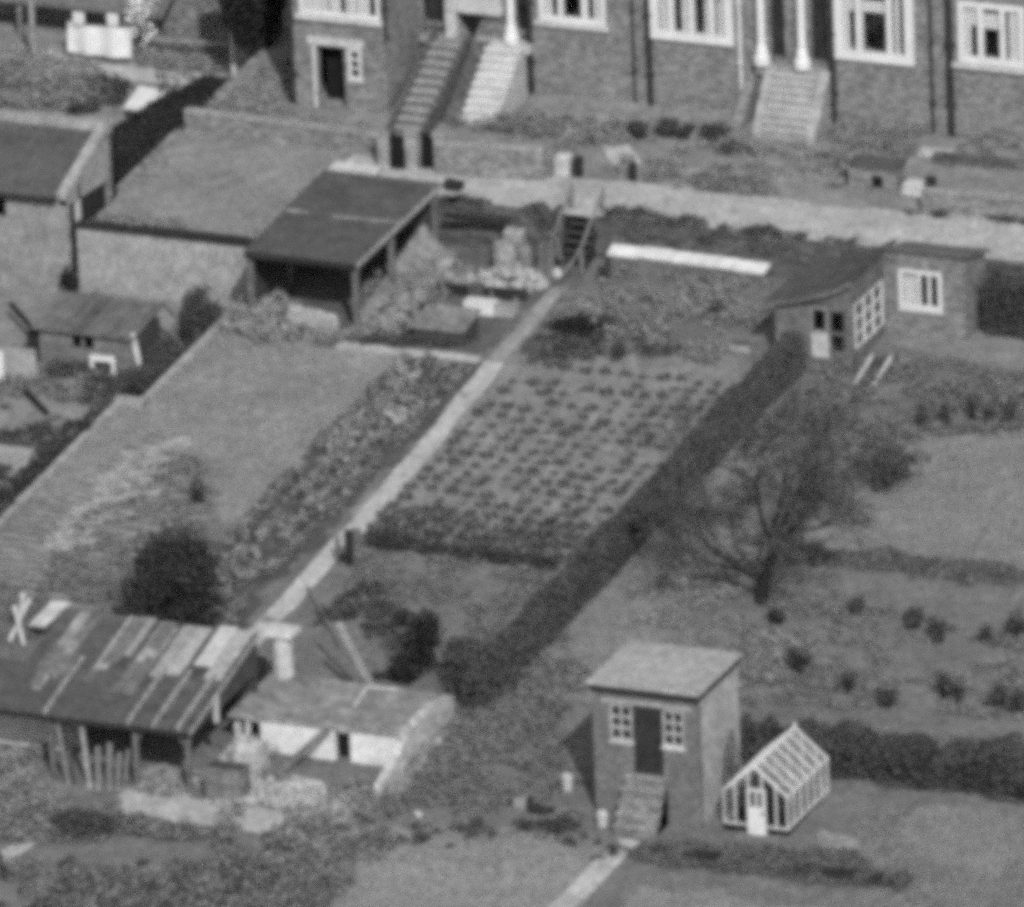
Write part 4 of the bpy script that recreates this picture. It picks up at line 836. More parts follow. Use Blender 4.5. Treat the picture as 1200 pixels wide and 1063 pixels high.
x, y, z = px(556, 352); tag(MB().box(x - .2, x + .22, y, y + .3, z - .1, z + .42).build('box', M['slate'], bevel=.02), 'dark grey box between the rubble and the trough', 'box')
# ------------------------------------------------------------------ things by the lane and front gardens
for (a, b, lb) in (((456, 197), (476, 197), 'dark wooden gate nearest the yard wall, at the foot of the worn steps'), ((494, 197), (513, 200), 'dark wooden gate right of the pale gate pier')):
    p, q = G(*a, UP), G(*b, UP); r = thing('gate', lb, 'gate', (*p, gz(p[1], UP)), 'dark garden gates on the lane')
    mb = MB(); w_ = q[0] - p[0]
    for i in range(4): mb.box(p[0] + w_ * i / 4 + .01, p[0] + w_ * (i + 1) / 4 - .005, p[1], p[1] + .05, gz(p[1], UP) + .02, gz(p[1], UP) + 1.05 + random.uniform(-.05, .04))
    mb.build('boards', M['dark'], r); MB().box(p[0], q[0], p[1] + .052, p[1] + .1, gz(p[1], UP) + .25, gz(p[1], UP) + .35).box(p[0], q[0], p[1] + .052, p[1] + .1, gz(p[1], UP) + .75, gz(p[1], UP) + .85).build('ledge', M['tar'], r)
for (a, lb, h) in (((452, 196), 'square pale gate pier at the end of the yard wall', .95), ((485, 198), 'square pale gate pier between the two dark gates', 1.05), ((518, 202), 'gate pier at the left end of the brick front wall', 1.1)):
    p = G(*a, UP); z = gz(p[1], UP); r = thing('gate_pier', lb, 'gate pier', (*p, z), 'gate piers on the lane')
    MB().box(p[0] - .16, p[0] + .16, p[1] - .16, p[1] + .16, z - .3, z + h).build('shaft', M['render_'], r); MB().box(p[0] - .2, p[0] + .2, p[1] - .2, p[1] + .2, z + h + .002, z + h + .09).build('cap', M['concrete'], r)
x, y = G(657, 203, UP); z = gz(y, UP); tag(MB().box(x - .27, x + .27, y - .1, y + .3, z - .1, z + .55).build('block', M['offwhite'], bevel=.05), 'white painted block at the end of the brick front wall', 'block')
x, y = G(678, 206, UP); z = gz(y, UP); tag(MB().box(x - .12, x + .1, y - .1, y + .15, z - .1, z + .55).build('post', M['tar']), 'dark stub post right of the white block', 'post')
x, y = G(738, 208, UP); z = gz(y, UP); tag(MB().hexa([(x - .35, y, z - .1), (x + .12, y, z - .1), (x + .12, y + .3, z - .1), (x - .35, y + .3, z - .1)], [(x - .3, y, z + .62), (x + .02, y, z + .55), (x + .05, y + .3, z + .55), (x - .3, y + .3, z + .62)]).build('gate_pier', M['brick2']), 'low brick pier right of the house path', 'gate pier')
x, y = G(742, 212, UP); z = gz(y, UP); tag(MB().box(x - .08, x + .1, y - .1, y + .05, z - .1, z + .55).build('post', M['tar']), 'dark stub post against the low brick pier', 'post')
x, y = G(1022, 222, UP); z = gz(y, UP)
r = thing('coal_bunker', 'low brick coal bunker with a dark hatch facing the lane', 'coal bunker', (x, y, z))
MB().wall_y(x - .7, x + .72, z - .3, z + .62, y, y + .15, [(x - .02, x + .32, z + .05, z + .42)]).box(x - .7, x - .55, y + .15, y + .8, z - .3, z + .62).box(x + .57, x + .72, y + .15, y + .8, z - .3, z + .62).box(x - .55, x + .57, y + .65, y + .8, z - .3, z + .62).build('wall', M['brick2'], r)
MB().box(x - .75, x + .77, y - .05, y + .85, z + .622, z + .7).build('lid', M['slate'], r); MB().box(x - .02, x + .32, y + .08, y + .12, z + .05, z + .42).build('hatch', M['dark'], r)
x, y = G(1073, 228, UP); z = gz(y, UP); tag(MB().hexa([(x - .45, y - .1, z - .1), (x + .45, y - .1, z - .1), (x + .4, y + .4, z - .1), (x - .4, y + .4, z - .1)], [(x - .4, y - .05, z + .3), (x + .4, y - .05, z + .28), (x + .35, y + .35, z + .34), (x - .35, y + .35, z + .36)]).build('block', M['offwhite'], bevel=.05), 'pale block between the coal bunker and the low wall', 'block')
x, y = G(1091, 232, UP); z = gz(y, UP); tag(MB().box(x - .12, x + .14, y - .08, y + .1, z - .1, z + .62).build('post', M['tar']), 'dark stub post at the left end of the low block wall', 'post')
p, q = G(1075, 183, UP), G(1112, 187, UP); tag(MB().hexa([(p[0], p[1], gz(p[1], UP)), (q[0], q[1], gz(q[1], UP)), (q[0], q[1] + .4, gz(q[1] + .4, UP)), (p[0], p[1] + .4, gz(p[1] + .4, UP))], [(p[0], p[1], gz(p[1], UP) + .12), (q[0], q[1], gz(q[1], UP) + .12), (q[0], q[1] + .4, gz(q[1] + .4, UP) + .12), (p[0], p[1] + .4, gz(p[1] + .4, UP) + .12)]).build('stone_slab', M['offwhite']), 'pale stone slab on the front garden bed near the right edge', 'slab')
# ------------------------------------------------------------------ neighbour garden, top left
zT = lambda y: gz(y, TL)
r = thing('veranda_house', 'low building with a deep dark veranda on pale posts', 'house', (-24, 24.4, zT(24)))
MB().wall_y(-32, -20.6, .5, 3.6, 25.6, 25.8, [(-25.6, -24.4, 1.4, 2.7), (-23.0, -22.2, 1.2, 2.7)]).build('wall', M['brick2'], r)
MB().hexa([(-32, 23.9, 2.36), (-20.9, 23.9, 2.3), (-20.9, 27.5, 3.9), (-32, 27.5, 3.9)], [(-32, 23.9, 2.48), (-20.9, 23.9, 2.42), (-20.9, 27.5, 4.05), (-32, 27.5, 4.05)]).build('roof', mat('veranda_roof', 92, 118, 4, .9), r)
for x in (-25.55, -27.8, -22.2): MB().tube([(x, 24.1, .6), (x, 24.1, 2.34)], [.1, .08], 8).build('post', M['concrete'], r)
x, z = FY(41, 85, 22.4); tag(MB().tube([(x, 22.4, .6), (x - .02, 22.4, 3.6)], [.09, .08], 8).build('clothes_post', M['concrete']), 'tall pale clothes post at the veranda, left of the white sheet', 'post', 'clothes posts of the neighbour garden')
x, z = FY(275, 83, 22.8); tag(MB().tube([(x, 22.8, .7), (x - .01, 22.8, 2.75)], [.11, .1], 8).build('clothes_post', M['offwhite']), 'shorter white post at the corner of the dark tree', 'post', 'clothes posts of the neighbour garden')
r = thing('washing_sheet', 'white sheet hung out flat in the neighbour garden', 'sheet', (-22.5, 22.9, 1.3))
mb = MB(); nx_, nz_ = 14, 5
for i in range(nx_ + 1):
    for k in range(nz_ + 1): mb.v.append((-23.52 + 2.03 * i / nx_, 22.9 + .05 * math.sin(i * 1.1) + .02 * k, 1.38 + .9 * k / nz_ - .02 * math.sin(math.pi * i / nx_)))
o0 = (nz_ + 1)
for i in range(nx_):
    for k in range(nz_): mb.f.append((i * o0 + k, (i + 1) * o0 + k, (i + 1) * o0 + k + 1, i * o0 + k + 1))
mb.build('cloth', M['white'], r); MB().tube([(-24.55, 22.6, 2.35), (-22.5, 22.95, 2.29), (-18.3, 22.85, 2.6)], [.012] * 3, 5).build('line', M['pipe'], r)
for (a, b, lb) in (((92, 28), .45, 'small white cloth pegged left of the middle above the sheet'), ((132, 30), .5, 'small white cloth pegged above the right end of the sheet')):
    x, z = FY(*a, 22.95); tag(MB().box(x - .18, x + .18, 22.97, 22.99, z - .1, z + .35).build('washing', M['white']), lb, 'washing')
x, y = G(175, 122, .0); z = zT(y)
r = thing('cold_frame', 'white glazed cold frame on the edge of the dark hollow', 'cold frame', (x, y, z))
MB().hexa([(x - .6, y - .3, z - .2), (x + .65, y - .5, z - .2), (x + .7, y + .5, z - .2), (x - .55, y + .6, z - .2)], [(x - .6, y - .3, z + .3), (x + .65, y - .5, z + .3), (x + .7, y + .5, z + .6), (x - .55, y + .6, z + .6)]).build('box', M['wood_dark'], r)
MB().hexa([(x - .65, y - .35, z + .31), (x + .7, y - .55, z + .31), (x + .75, y + .55, z + .61), (x - .6, y + .65, z + .61)], [(x - .65, y - .35, z + .36), (x + .7, y - .55, z + .36), (x + .75, y + .55, z + .66), (x - .6, y + .65, z + .66)]).build('lid', M['whitewash'], r)
strip('garden_path', [G(95, 84, TL), G(200, 90, TL), G(258, 94, TL)], .75, TL, M['path'])
r = thing('rail_fence', 'low rail fence across the neighbour garden bank', 'fence', (-20, 23.6, zT(23.6)))
MB().beam((-21.3, 23.8, zT(23.8) + .55), (-18.4, 23.9, zT(23.9) + .6), .06, .1).build('rail', M['concrete'], r)
for x in (-21.2, -20.2, -19.2): MB().box(x - .05, x + .05, 23.86, 23.96, .5, zT(23.8) + .62).build('post', M['post'], r)
# ------------------------------------------------------------------ vegetation
def hedge(name, label, p, q, w, h, off, m, n, leaf=.09, cat='hedge', rag=.12, base=0.0, w2=None):
    p = np.array(p, float); q = np.array(q, float); Ln = np.linalg.norm(q - p); d = (q - p) / Ln; nn = np.array([d[1], -d[0]])
    r = thing(name, label, cat, (p[0], p[1], gz(p[1], off)))
    mb = MB(); k = max(2, int(Ln / .6))
    for i in range(k):
        a = p + (q - p) * i / k; b = p + (q - p) * (i + 1) / k; hh = h * random.uniform(.58, .74); kw = .3 if w2 is None else .3 * (1 + (w2 / w - 1) * (i + .5) / k)
        if i == 0: a = a + d * min(.35, Ln * .05)
        if i == k - 1: b = b - d * min(.35, Ln * .05)
        for s in (1,):
            A = [a + nn * w * kw, b + nn * w * kw, b - nn * w * kw, a - nn * w * kw]
            mb.hexa([(*v, gz(v[1], off) - .3) for v in A], [(*v, gz(v[1], off) + hh) for v in A])
    mb.jitter(.02).build('twigs', M['tar'], r)
    t = NR.random(n) * Ln; f = NR.random(n); tot = w + 2 * h; s = f * tot
    u = np.where(s < h, -w / 2, np.where(s < h + w, s - h - w / 2, w / 2)); z = np.where(s < h, s, np.where(s < h + w, h, tot - s))
    top = 1 + rag * 2.2 * vn(t * .7 + p[0], t * 0 + 3) + rag * 1.6 * vn(t * 2.9, t * 0 + p[1]); side = 1 + rag * 2.5 * vn(t * 1.3 + 5, z * 2)
    round_ = np.where(z > h * .8, .9, 1.0)
    u = u * side * round_ + NR.normal(0, .035, n)
    if w2: u = u * (1 + (w2 / w - 1) * t / Ln)
    e = NR.random(n) < min(.1, .5 * w / Ln); t = np.where(e, np.where(NR.random(n) < .5, 0, Ln) + NR.normal(0, .06, n), t); u = np.where(e, NR.uniform(-.5, .5, n) * w, u); z = np.where(e, NR.random(n) * h, z); z = z * top + NR.normal(0, .04, n)
    P = p[None] + d[None] * t[:, None] + nn[None] * u[:, None]
    C = np.stack([P[:, 0], P[:, 1], SL * P[:, 1] + off + np.maximum(z, .02) + base], 1)
    quadmesh('foliage', leafverts(C, NR.uniform(.6, 1.3, n) * leaf), m, r); return r
def bush(name, label, x, y, rx, ry, h, m, n, leaf=.09, cat='bush', z=None, group=None, dens=.45, stems=True, clumps=9):
    z = gnd(x, y) if z is None else z
    r = thing(name, label, cat, (x, y, z), group)
    if stems:
        mb = MB()
        for i in range(4):
            a = random.uniform(0, 6.3); mb.tube([(x + .08 * math.cos(a), y + .08 * math.sin(a), z - .1), (x + rx * .3 * math.cos(a), y + ry * .3 * math.sin(a), z + h * .4), (x + rx * .55 * math.cos(a), y + ry * .55 * math.sin(a), z + h * .75)], [.04, .03, .012], 5)
        mb.build('stem', M['bark'], r)
    cc = NR.normal(size=(clumps, 3)); cc /= np.linalg.norm(cc, axis=1, keepdims=True); cc *= NR.uniform(.25, .75, (clumps, 1))
    i = NR.integers(0, clumps, n); q = NR.normal(size=(n, 3)); q /= np.linalg.norm(q, axis=1, keepdims=True)
    q = cc[i] + q * NR.random((n, 1)) ** dens * .48
    C = np.array([x, y, z + h * .5]) + q * np.array([rx, ry, h * .52]); C[:, 2] = np.maximum(C[:, 2], z + .02)
    quadmesh('foliage', leafverts(C, NR.uniform(.6, 1.3, n) * leaf), m, r); return r

hedge('long_hedge', 'long dark clipped hedge running straight up between the vegetable plot and the grass', (5.36, -15.6), (5.45, 7.2), .62, 1.06, 0, L['hedge'], 34000, .075, rag=.11)
hedge('clipped_hedge', 'dark square clipped hedge right of the cabin under the lane', (9.75, 10.9), (14.5, 11.1), .9, 1.55, 0, L['dark'], 8000, .08, rag=.05)
hedge('bramble_hedge', 'broad dark bramble hedge behind the greenhouse', G(865, 880), G(1270, 935), 1.5, .95, 0, L['dark'], 12000, .09, rag=.3)
hedge('border_hedge', 'low dark ragged hedge in front of the greenhouse', G(752, 1000), G(1060, 1040), .8, .3, 0, L['veg'], 9000, .08, rag=.5)
hedge('plot_hedge', 'thin dark ragged hedge crossing below the vegetable plot', G(432, 640), G(650, 668), .3, .4, 0, L['dark'], 1700, .08, rag=.6)
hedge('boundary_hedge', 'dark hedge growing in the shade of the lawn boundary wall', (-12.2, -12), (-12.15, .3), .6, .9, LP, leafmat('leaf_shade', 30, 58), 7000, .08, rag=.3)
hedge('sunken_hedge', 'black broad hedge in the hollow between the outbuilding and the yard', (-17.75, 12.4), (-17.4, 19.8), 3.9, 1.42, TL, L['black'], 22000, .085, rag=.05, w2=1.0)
hedge('wall_ivy', 'dark shrubs overhanging the lane wall above the white cold frame', (-2.5, 13.1), (5.0, 13.1), .5, .5, UP - .38, L['dark'], 5200, .07, rag=.3, cat='shrubs')
hedge('wall_ivy', 'dark plants overhanging the lane wall above the junk yard', (-7.3, 13.05), (-3.85, 13.05), .45, .45, UP - .38, L['dark'], 2800, .07, rag=.3, cat='shrubs')
x, y = -11.75, 7.2
bush('corner_bush', 'tall dark bush in the corner under the yard wall', x - .45, y - .5, .75, 1.7, 1.35, L['dark'], 3200, .09)
bush('corner_bush', 'sprawling dark bush along the wall beside the low hut', -12.1, 3.6, .7, 1.8, 1.0, L['dark'], 2600, .09)
bush('corner_bush', 'black leafy mass added as the corner shadow by the open side of the outbuilding', -16.9, 8.2, .35, .4, .9, L['black'], 500, .08)  # black leaves added to stand in for the shadow at this corner
x, y = G(203, 745); bush('round_bush', 'big round dark bush behind the lean-to roof', x, y, 1.6, 1.2, 3.3, leafmat('leaf_round', 24, 60), 9500, .1, clumps=46, dens=.6)
x, y = G(232, 590); bush('sapling', 'small dark sapling on the lawn above the round bush', x, y, .3, .3, .9, L['dark'], 160, .08)
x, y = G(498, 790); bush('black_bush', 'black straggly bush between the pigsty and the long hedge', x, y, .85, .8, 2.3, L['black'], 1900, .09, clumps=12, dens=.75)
x, y = G(470, 800); bush('black_bush', 'low black bush right behind the pigsty roof', x, y, .5, .4, .7, L['black'], 700, .08)
x, y = G(566, 812); bush('hedge_end_bush', 'dark sprawling bush at the near end of the long hedge', x, y, 1.15, 1.2, 1.7, L['hedge'], 5500, .09, clumps=16)
x, y = G(1036, 572); bush('spreading_bush', 'dark spreading bush on the right of the bare tree', x, y, 1.35, 1.1, 1.5, L['dark'], 1100, .09, clumps=11, dens=.9)
x, y = G(675, 392); bush('low_bush', 'dark low bush beside the garden path below the lane steps', x, y, .75, .5, .6, L['black'], 900, .08)
x, y = G(708, 388); bush('low_bush', 'dark small bush right of another one near the lane steps', x, y, .35, .35, .5, L['dark'], 400, .08)
x, y = G(100, 985); bush('front_bush', 'dark round bush in front of the leaning planks', x, y, .9, .7, 1.0, L['hedge'], 2000, .08)
x, y = G(865, 905); bush('shed_bush', 'dark bush squeezed between the brick shed and the greenhouse', x - .2, y, .4, .5, 1.1, L['dark'], 900, .08)
r = thing('pyramid_plant', 'tall grey pointed plant against the side wall of the brick shed', 'plant', (13.95, -18.6, -1.3))
mb = MB(); mb.tube([(13.95, -18.6, -1.4), (13.97, -18.6, .6)], [.05, .02], 6); mb.build('stem', M['bark'], r)
n = 1200; hh = NR.random(n); a = NR.uniform(0, 6.3, n); rr = .55 * (1 - hh) * NR.random(n) ** .5
quadmesh('foliage', leafverts(np.stack([13.98 + rr * np.cos(a), -18.6 + rr * np.sin(a), -1.3 + 2.1 * hh], 1), .08), L['mid'], r)
for k, (a, b, rx, h, mm) in enumerate(((752, 163, .5, .75, 'dark'), (785, 160, .45, .55, 'dark'), (803, 163, .3, .45, 'dark'), (835, 168, .55, .75, 'dark'), (860, 180, .5, .35, 'hedge'))):
    x, y = G(a, b, UP); bush('house_shrub', ['dark shrub below the downpipe at the house path', 'dark shrub second from the house path under the white bay', 'small dark shrub third from the house path under the white bay', 'dark shrub fourth from the house path, below the bay corner', 'low spreading shrub left of the worn steps'][k], x, y, rx, .35, h, L[mm], 700, .07, cat='shrub', group='shrubs under the house fronts')
# yew like tree by the house and the bank behind
x, y = G(300, 78, .4)
r = thing('yew_tree', 'black dense tree beside the brick house with the cellar door', 'tree', (x, y, gnd(x, y)))
z = gnd(x, y); MB().tube([(x, y, z - .2), (x + .05, y, z + 1.2), (x, y + .1, z + 3.5)], [.22, .17, .08], 8).build('trunk', M['bark'], r)
n = 9000; q = NR.normal(size=(n, 3)); q /= np.linalg.norm(q, axis=1, keepdims=True); q *= NR.random((n, 1)) ** .35 * (1 + .25 * vn(q[:, 0] * 3, q[:, 2] * 3))[:, None]
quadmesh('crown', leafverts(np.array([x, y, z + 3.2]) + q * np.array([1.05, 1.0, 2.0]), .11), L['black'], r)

# bare fruit tree
def fruit_tree(x, y):
    z = gnd(x, y); r = thing('fruit_tree', 'bare spreading fruit tree leaning over the grass', 'tree', (x, y, z))
    tr, lim, tw = MB(), MB(), MB(); tips = []
    def grow(p, d, L_, rad, lev):
        rad = max(rad, .0135)
        pts = [p]; q = p.copy(); dd = d.copy()
        for i in range(3):
            dd = (dd + Vector((random.gauss(0, .2), random.gauss(0, .2), random.gauss(.07, .14)))).normalized(); q = q + dd * L_ / 3; pts.append(q.copy())
        rr = [rad * (1 - .45 * i / 3) for i in range(4)]
        (lim if lev < 2 else tw).tube(pts, rr, 6 if lev < 2 else 3)
        if lev >= 5: tips.extend(pts[1:]); return
        for i in range(3 if lev < 3 else 4):
            a = random.uniform(0, 6.28); sp = random.uniform(.45, .95); ax = dd.orthogonal().normalized(); ax.rotate(Matrix.Rotation(a, 3, dd))
            grow(pts[random.choice((1, 2, 3, 3))], (dd + ax * sp).normalized(), L_ * random.uniform(.58, .8), rr[3] * .72, lev + 1)
    b = Vector((x, y, z)); top = Vector((x + .35, y + .1, z + 1.5))
    tr.tube([b - Vector((0, 0, .2)), b + Vector((.05, 0, .5)), top], [.24, .17, .13], 9); tr.build('trunk', M['bark'], r)
    for a, el in ((.1, .85), (1.0, 1.2), (1.9, .9), (2.7, .4), (3.4, .7), (4.3, 1.0), (5.3, .75)):
        grow(top if a not in (2.7, 3.4) else b + Vector((0, 0, .6)), Vector((math.cos(a) * math.cos(el), math.sin(a) * math.cos(el), math.sin(el))), 1.85, .075, 0)
    lim.build('limbs', M['bark'], r); tw.build('twigs', M['twig'], r)
    T = np.array([tuple(t) for t in tips]); n = 7500; C = T[NR.integers(0, len(T), n)] + NR.normal(0, .12, (n, 3))
    quadmesh('leaves', leafverts(C, NR.uniform(.025, .06, n)), L['veg'], r)
fruit_tree(*G(893, 706))
x, y = G(912, 732); bush('low_bush', 'small dark bush at the foot of the bare fruit tree', x, y, .3, .3, .4, L['black'], 220, .08)

# rows of young shrubs on the right hand plot
ROW1 = [(1003, 722), (1072, 737), (1101, 750), (1155, 752), (1192, 750)]; ROW2 = [(935, 790), (995, 812), (1040, 828), (1105, 820), (1125, 824), (1172, 830), (1196, 836)]
ORD = ['first', 'second', 'third', 'fourth', 'fifth', 'sixth', 'seventh']
for R_, nm in ((ROW1, 'upper'), (ROW2, 'lower')):
    for k, (a, b) in enumerate(R_):
        x, y = G(a, b); s = random.uniform(.75, 1.2)
        bush('young_shrub', f'young dark shrub, {ORD[k]} from the left in the {nm} row on the right plot', x, y, .42 * s, .36 * s, .75 * s, L['dark'], int(230 * s), .085, cat='shrub', group='young shrubs in two rows', dens=.7, clumps=7)
for k, (a, b) in enumerate(((1140, 492), (1160, 500), (1185, 500), (1110, 498), (1080, 500))):
    x, y = G(a, b); bush('upright_plant', f'upright dark plant, {ORD[[2, 3, 4, 1, 0][k]]} from the left in the weed band at the right edge', x, y, .22, .22, .8, L['dark'], 160, .07, cat='plant', group='upright plants in the weed band')
for k, (a, b, lb) in enumerate(((838, 372, 'thin upright plant on the weedy ground left of the cabin'), (708, 330, 'dark clump at the foot of the lane steps'), (725, 418, 'dark low clump on the upper vegetable plot'))):
    x, y = G(a, b); bush('plant', lb, x, y, .3, .25, .55, L['dark'], 220, .07, cat='plant')

# vegetable plot: one plant built, the rest copied
def veg(name, label, cat, group, n, r_, h, leaf, m, loc):
    C = np.stack([np.clip(NR.normal(0, r_ * .5, n), -r_ * .7, r_ * .7), np.clip(NR.normal(0, r_ * .5, n), -r_ * .7, r_ * .7), NR.uniform(.02, h, n)], 1) + np.array(loc)
    o = quadmesh(name, leafverts(C, leaf, .4), m, None, loc); return tag(o, label, cat, group)
first = None
for iy, yy in enumerate(np.arange(-4.0, 6.2, .6)):
    for ix, xx in enumerate(np.arange(-1.75, 4.6, .56)):
        if random.random() < .08 or (yy > 3.2 and xx < .6 and random.random() < .4): continue
        x = xx + random.uniform(-.06, .06); y = yy + random.uniform(-.07, .07); p = (x, y, gnd(x, y))
        if first is None: first = veg('cabbage_plant', 'small dark leafy plant in the spaced rows on the bare vegetable plot', 'vegetable plant', 'leafy plants in rows on the vegetable plot', 30, .18, .13, .12, leafmat('leaf_cabbage', 60, 92), p)
        else: copy_tree(first, p, random.uniform(0, 6.3), random.uniform(.6, 1.25))
first = None
for yy in (-6.0, -5.35, -4.7):
    for xx in np.arange(-1.7, 4.6, .46):
        if random.random() < .14: continue
        x = xx + random.uniform(-.1, .1); y = yy + random.uniform(-.16, .16); p = (x, y, gnd(x, y))
        if first is None: first = veg('potato_plant', 'bushy dark plant in the dense rows at the near end of the vegetable plot', 'vegetable plant', 'bushy plants at the near end of the plot', 80, .26, .22, .13, L['veg'], p)
        else: copy_tree(first, p, random.uniform(0, 6.3), random.uniform(.75, 1.25))
# planted strip beside the path: rows run towards the lane
CC = []
for xx, w_ in ((-5.2, .2), (-4.5, .24), (-3.8, .22), (-3.3, .1)):
    n = 3600; y = NR.uniform(-12.5, 4.9, n); k = vn(y * 1.7 + xx * 7, y * 0) > -.15; y = y[k]; x = xx + NR.normal(0, w_ * .42, len(y)) + .1 * vn(y * .8, y * 0 + xx)
    CC.append(np.stack([x, y, SL * y + bump(x, y) + NR.uniform(.03, .27, len(y)) * (.6 + .9 * (vn(y * 1.2, x * 0 + xx) + .5))], 1))
C = np.concatenate(CC); quadmesh('planted_rows', leafverts(C, NR.uniform(.09, .19, len(C)), .5), leafmat('leaf_rows', 60, 122))['kind'] = 'stuff'
C = scrub_leaves(rect(-5.2, -3.2, -1, 4.8), 130, .12, .42, .1, 9); quadmesh('planted_rows', leafverts(C, NR.uniform(.06, .13, len(C)), .3), L['flower'] if 0 else leafmat('leaf_silver', 104, 160))['kind'] = 'stuff'

# weeds, scrub and grass
C = scrub_leaves(rect(-5.5, -3.2, -11, 4.8), 150, .1, .3, .1, 7); quadmesh('blossom_flecks', leafverts(C, NR.uniform(.06, .11, len(C)), .5), leafmat('leaf_silver', 104, 160))['kind'] = 'stuff'
C = scrub_leaves(rect(-2.2, 4.7, -4, 6.5), 70, .16, .06, .1, 12); quadmesh('weeds', leafverts(C, NR.uniform(.05, .1, len(C)), .8), L['mid'])['kind'] = 'stuff'
S = scrub
S('scrub', pxpoly([(-40, 960), (110, 950), (230, 975), (400, 965), (450, 930), (470, 985), (330, 1110), (-40, 1110)]), 2300, .26, .42, .1, L['mid'], 20, .11)
S('scrub', pxpoly([(-40, 990), (110, 1000), (330, 985), (310, 1110), (-40, 1110)]), 420, .3, .5, .1, L['dark'], 20)
S('weeds', pxpoly([(-30, 880), (60, 880), (70, 950), (30, 990), (-30, 990)]), 220, .22, .4, .1, L['mix'], 16)
S('weeds', pxpoly([(250, 960), (400, 930), (440, 900), (440, 980), (300, 1040)]), 260, .25, .5, .09, L['mix'], 16)
S('weeds', pxpoly([(430, 930), (520, 830), (570, 830), (650, 845), (655, 880), (680, 930), (680, 965), (560, 965), (430, 975)]), 1100, .24, .3, .09, L['mid'], 16)
S('weeds', pxpoly([(560, 760), (660, 745), (690, 800), (660, 845), (530, 850)]), 620, .24, .34, .09, L['mid'], 16)
S('weeds', pxpoly([(430, 960), (690, 965), (740, 1000), (700, 1010), (430, 985)]), 200, .2, .3, .09, L['dark'], 14)
S('weeds', pxpoly([(740, 735), (800, 690), (870, 640), (960, 760), (870, 860), (870, 770)]), 420, .22, .26, .08, L['grass'], 14)
S('scrub', pxpoly([(860, 720), (960, 700), (1250, 760), (1250, 850), (960, 830), (880, 850)]), 480, .26, .24, .09, L['mid'], 15)
S('weeds', pxpoly([(880, 840), (1250, 890), (1250, 930), (880, 880)]), 420, .26, .4, .09, L['mid'], 15)
S('weeds', pxpoly([(930, 640), (1250, 672), (1250, 700), (930, 660)]), 190, .2, .12, .09, L['veg'], 12)
S('weeds', pxpoly([(945, 430), (1060, 420), (1250, 445), (1250, 510), (1090, 510), (1000, 560), (900, 580), (860, 620), (840, 580)]), 1200, .25, .28, .09, L['mid'], 15)
S('weeds', pxpoly([(1060, 450), (1250, 465), (1250, 505), (1060, 500)]), 120, .24, .35, .09, L['veg'], 15)
S('weeds', pxpoly([(700, 318), (900, 335), (905, 370), (830, 430), (740, 400), (640, 390)]), 900, .2, .38, .08, L['mix'], 16)
S('weeds', pxpoly([(640, 380), (800, 390), (820, 420), (620, 425)]), 160, .2, .3, .08, L['dark'], 14)
S('weeds', pxpoly([(420, 650), (650, 665), (560, 760), (500, 700), (400, 720)]), 520, .22, .24, .08, L['mid'], 14)
S('weeds', pxpoly([(340, 740), (440, 680), (520, 790), (430, 800)]), 330, .22, .34, .09, L['dark'], 14)
S('weeds', pxpoly([(450, 600), (690, 600), (660, 660), (430, 640)]), 300, .2, .22, .08, L['dark'], 14)
S('weeds', pxpoly([(260, 340), (310, 330), (410, 400), (330, 405), (255, 400)]), 500, .2, .36, .08, L['mix'], 15)
S('weeds', pxpoly([(430, 330), (510, 300), (530, 360), (470, 400), (420, 400)]), 220, .18, .4, .08, L['mix'], 15)
S('weeds', pxpoly([(440, 345), (500, 350), (560, 400), (540, 410), (430, 405)]), 160, .2, .3, .08, L['dark'], 15)
S('flower_bed', pxpoly([(640, 140), (740, 150), (735, 175), (690, 170), (645, 165), (520, 148), (580, 140)], UP), 420, .22, .42, .08, L['mix'], 15)
S('flower_bed', pxpoly([(760, 165), (1000, 170), (1000, 215), (760, 200)], UP), 620, .22, .28, .08, L['mix'], 14)
S('flower_bed', pxpoly([(960, 150), (1250, 160), (1250, 190), (1060, 185), (960, 170)], UP), 520, .2, .34, .08, L['mix'], 14)
S('weeds', pxpoly([(760, 203), (1000, 218), (1000, 236), (760, 222)], UP), 240, .2, .18, .08, L['mid'], 14)
S('weeds', pxpoly([(1060, 248), (1260, 262), (1260, 268), (1060, 254)], UP), 90, .16, .2, .07, L['dark'], 12)
S('weeds', pxpoly([(270, 100), (340, 70), (345, 140), (440, 140), (440, 165), (240, 150)], UP), 260, .2, .16, .08, L['grass'], 13)
S('flower_bed', pxpoly([(-20, 70), (110, 80), (140, 130), (-20, 130)], TL), 520, .24, .5, .08, L['mix'], 15)
S('flower_bed', pxpoly([(-20, 60), (90, 70), (110, 105), (40, 110)], TL), 130, .2, .55, .09, leafmat('leaf_silver', 104, 160), 15)
S('weeds', pxpoly([(100, 98), (150, 100), (150, 130), (80, 138)], TL), 260, .22, .4, .08, L['dark'], 15)
S('bank_grass', pxpoly([(150, -20), (270, -20), (265, 85), (160, 80), (155, 30)], TL), 900, .22, .22, .08, L['grass'], 13)
S('weeds', pxpoly([(-20, 440), (80, 430), (190, 440), (130, 480), (-20, 520)], LP), 360, .22, .3, .08, L['mid'], 14)
S('weeds', pxpoly([(60, 410), (130, 415), (130, 440), (60, 445)], LP), 130, .22, .45, .08, L['dark'], 15)
S('weeds', pxpoly([(-20, 500), (90, 500), (20, 580), (-20, 600)], LP), 200, .22, .3, .08, L['dark'], 15)
S('weeds', pxpoly([(-20, 320), (250, 330), (240, 345), (-20, 345)], LP), 160, .2, .2, .08, L['grass'], 13)
S('weeds', pxpoly([(105, 450), (185, 400), (245, 350), (246, 395), (150, 478), (100, 475)], LP), 320, .22, .4, .08, L['dark'], 15)
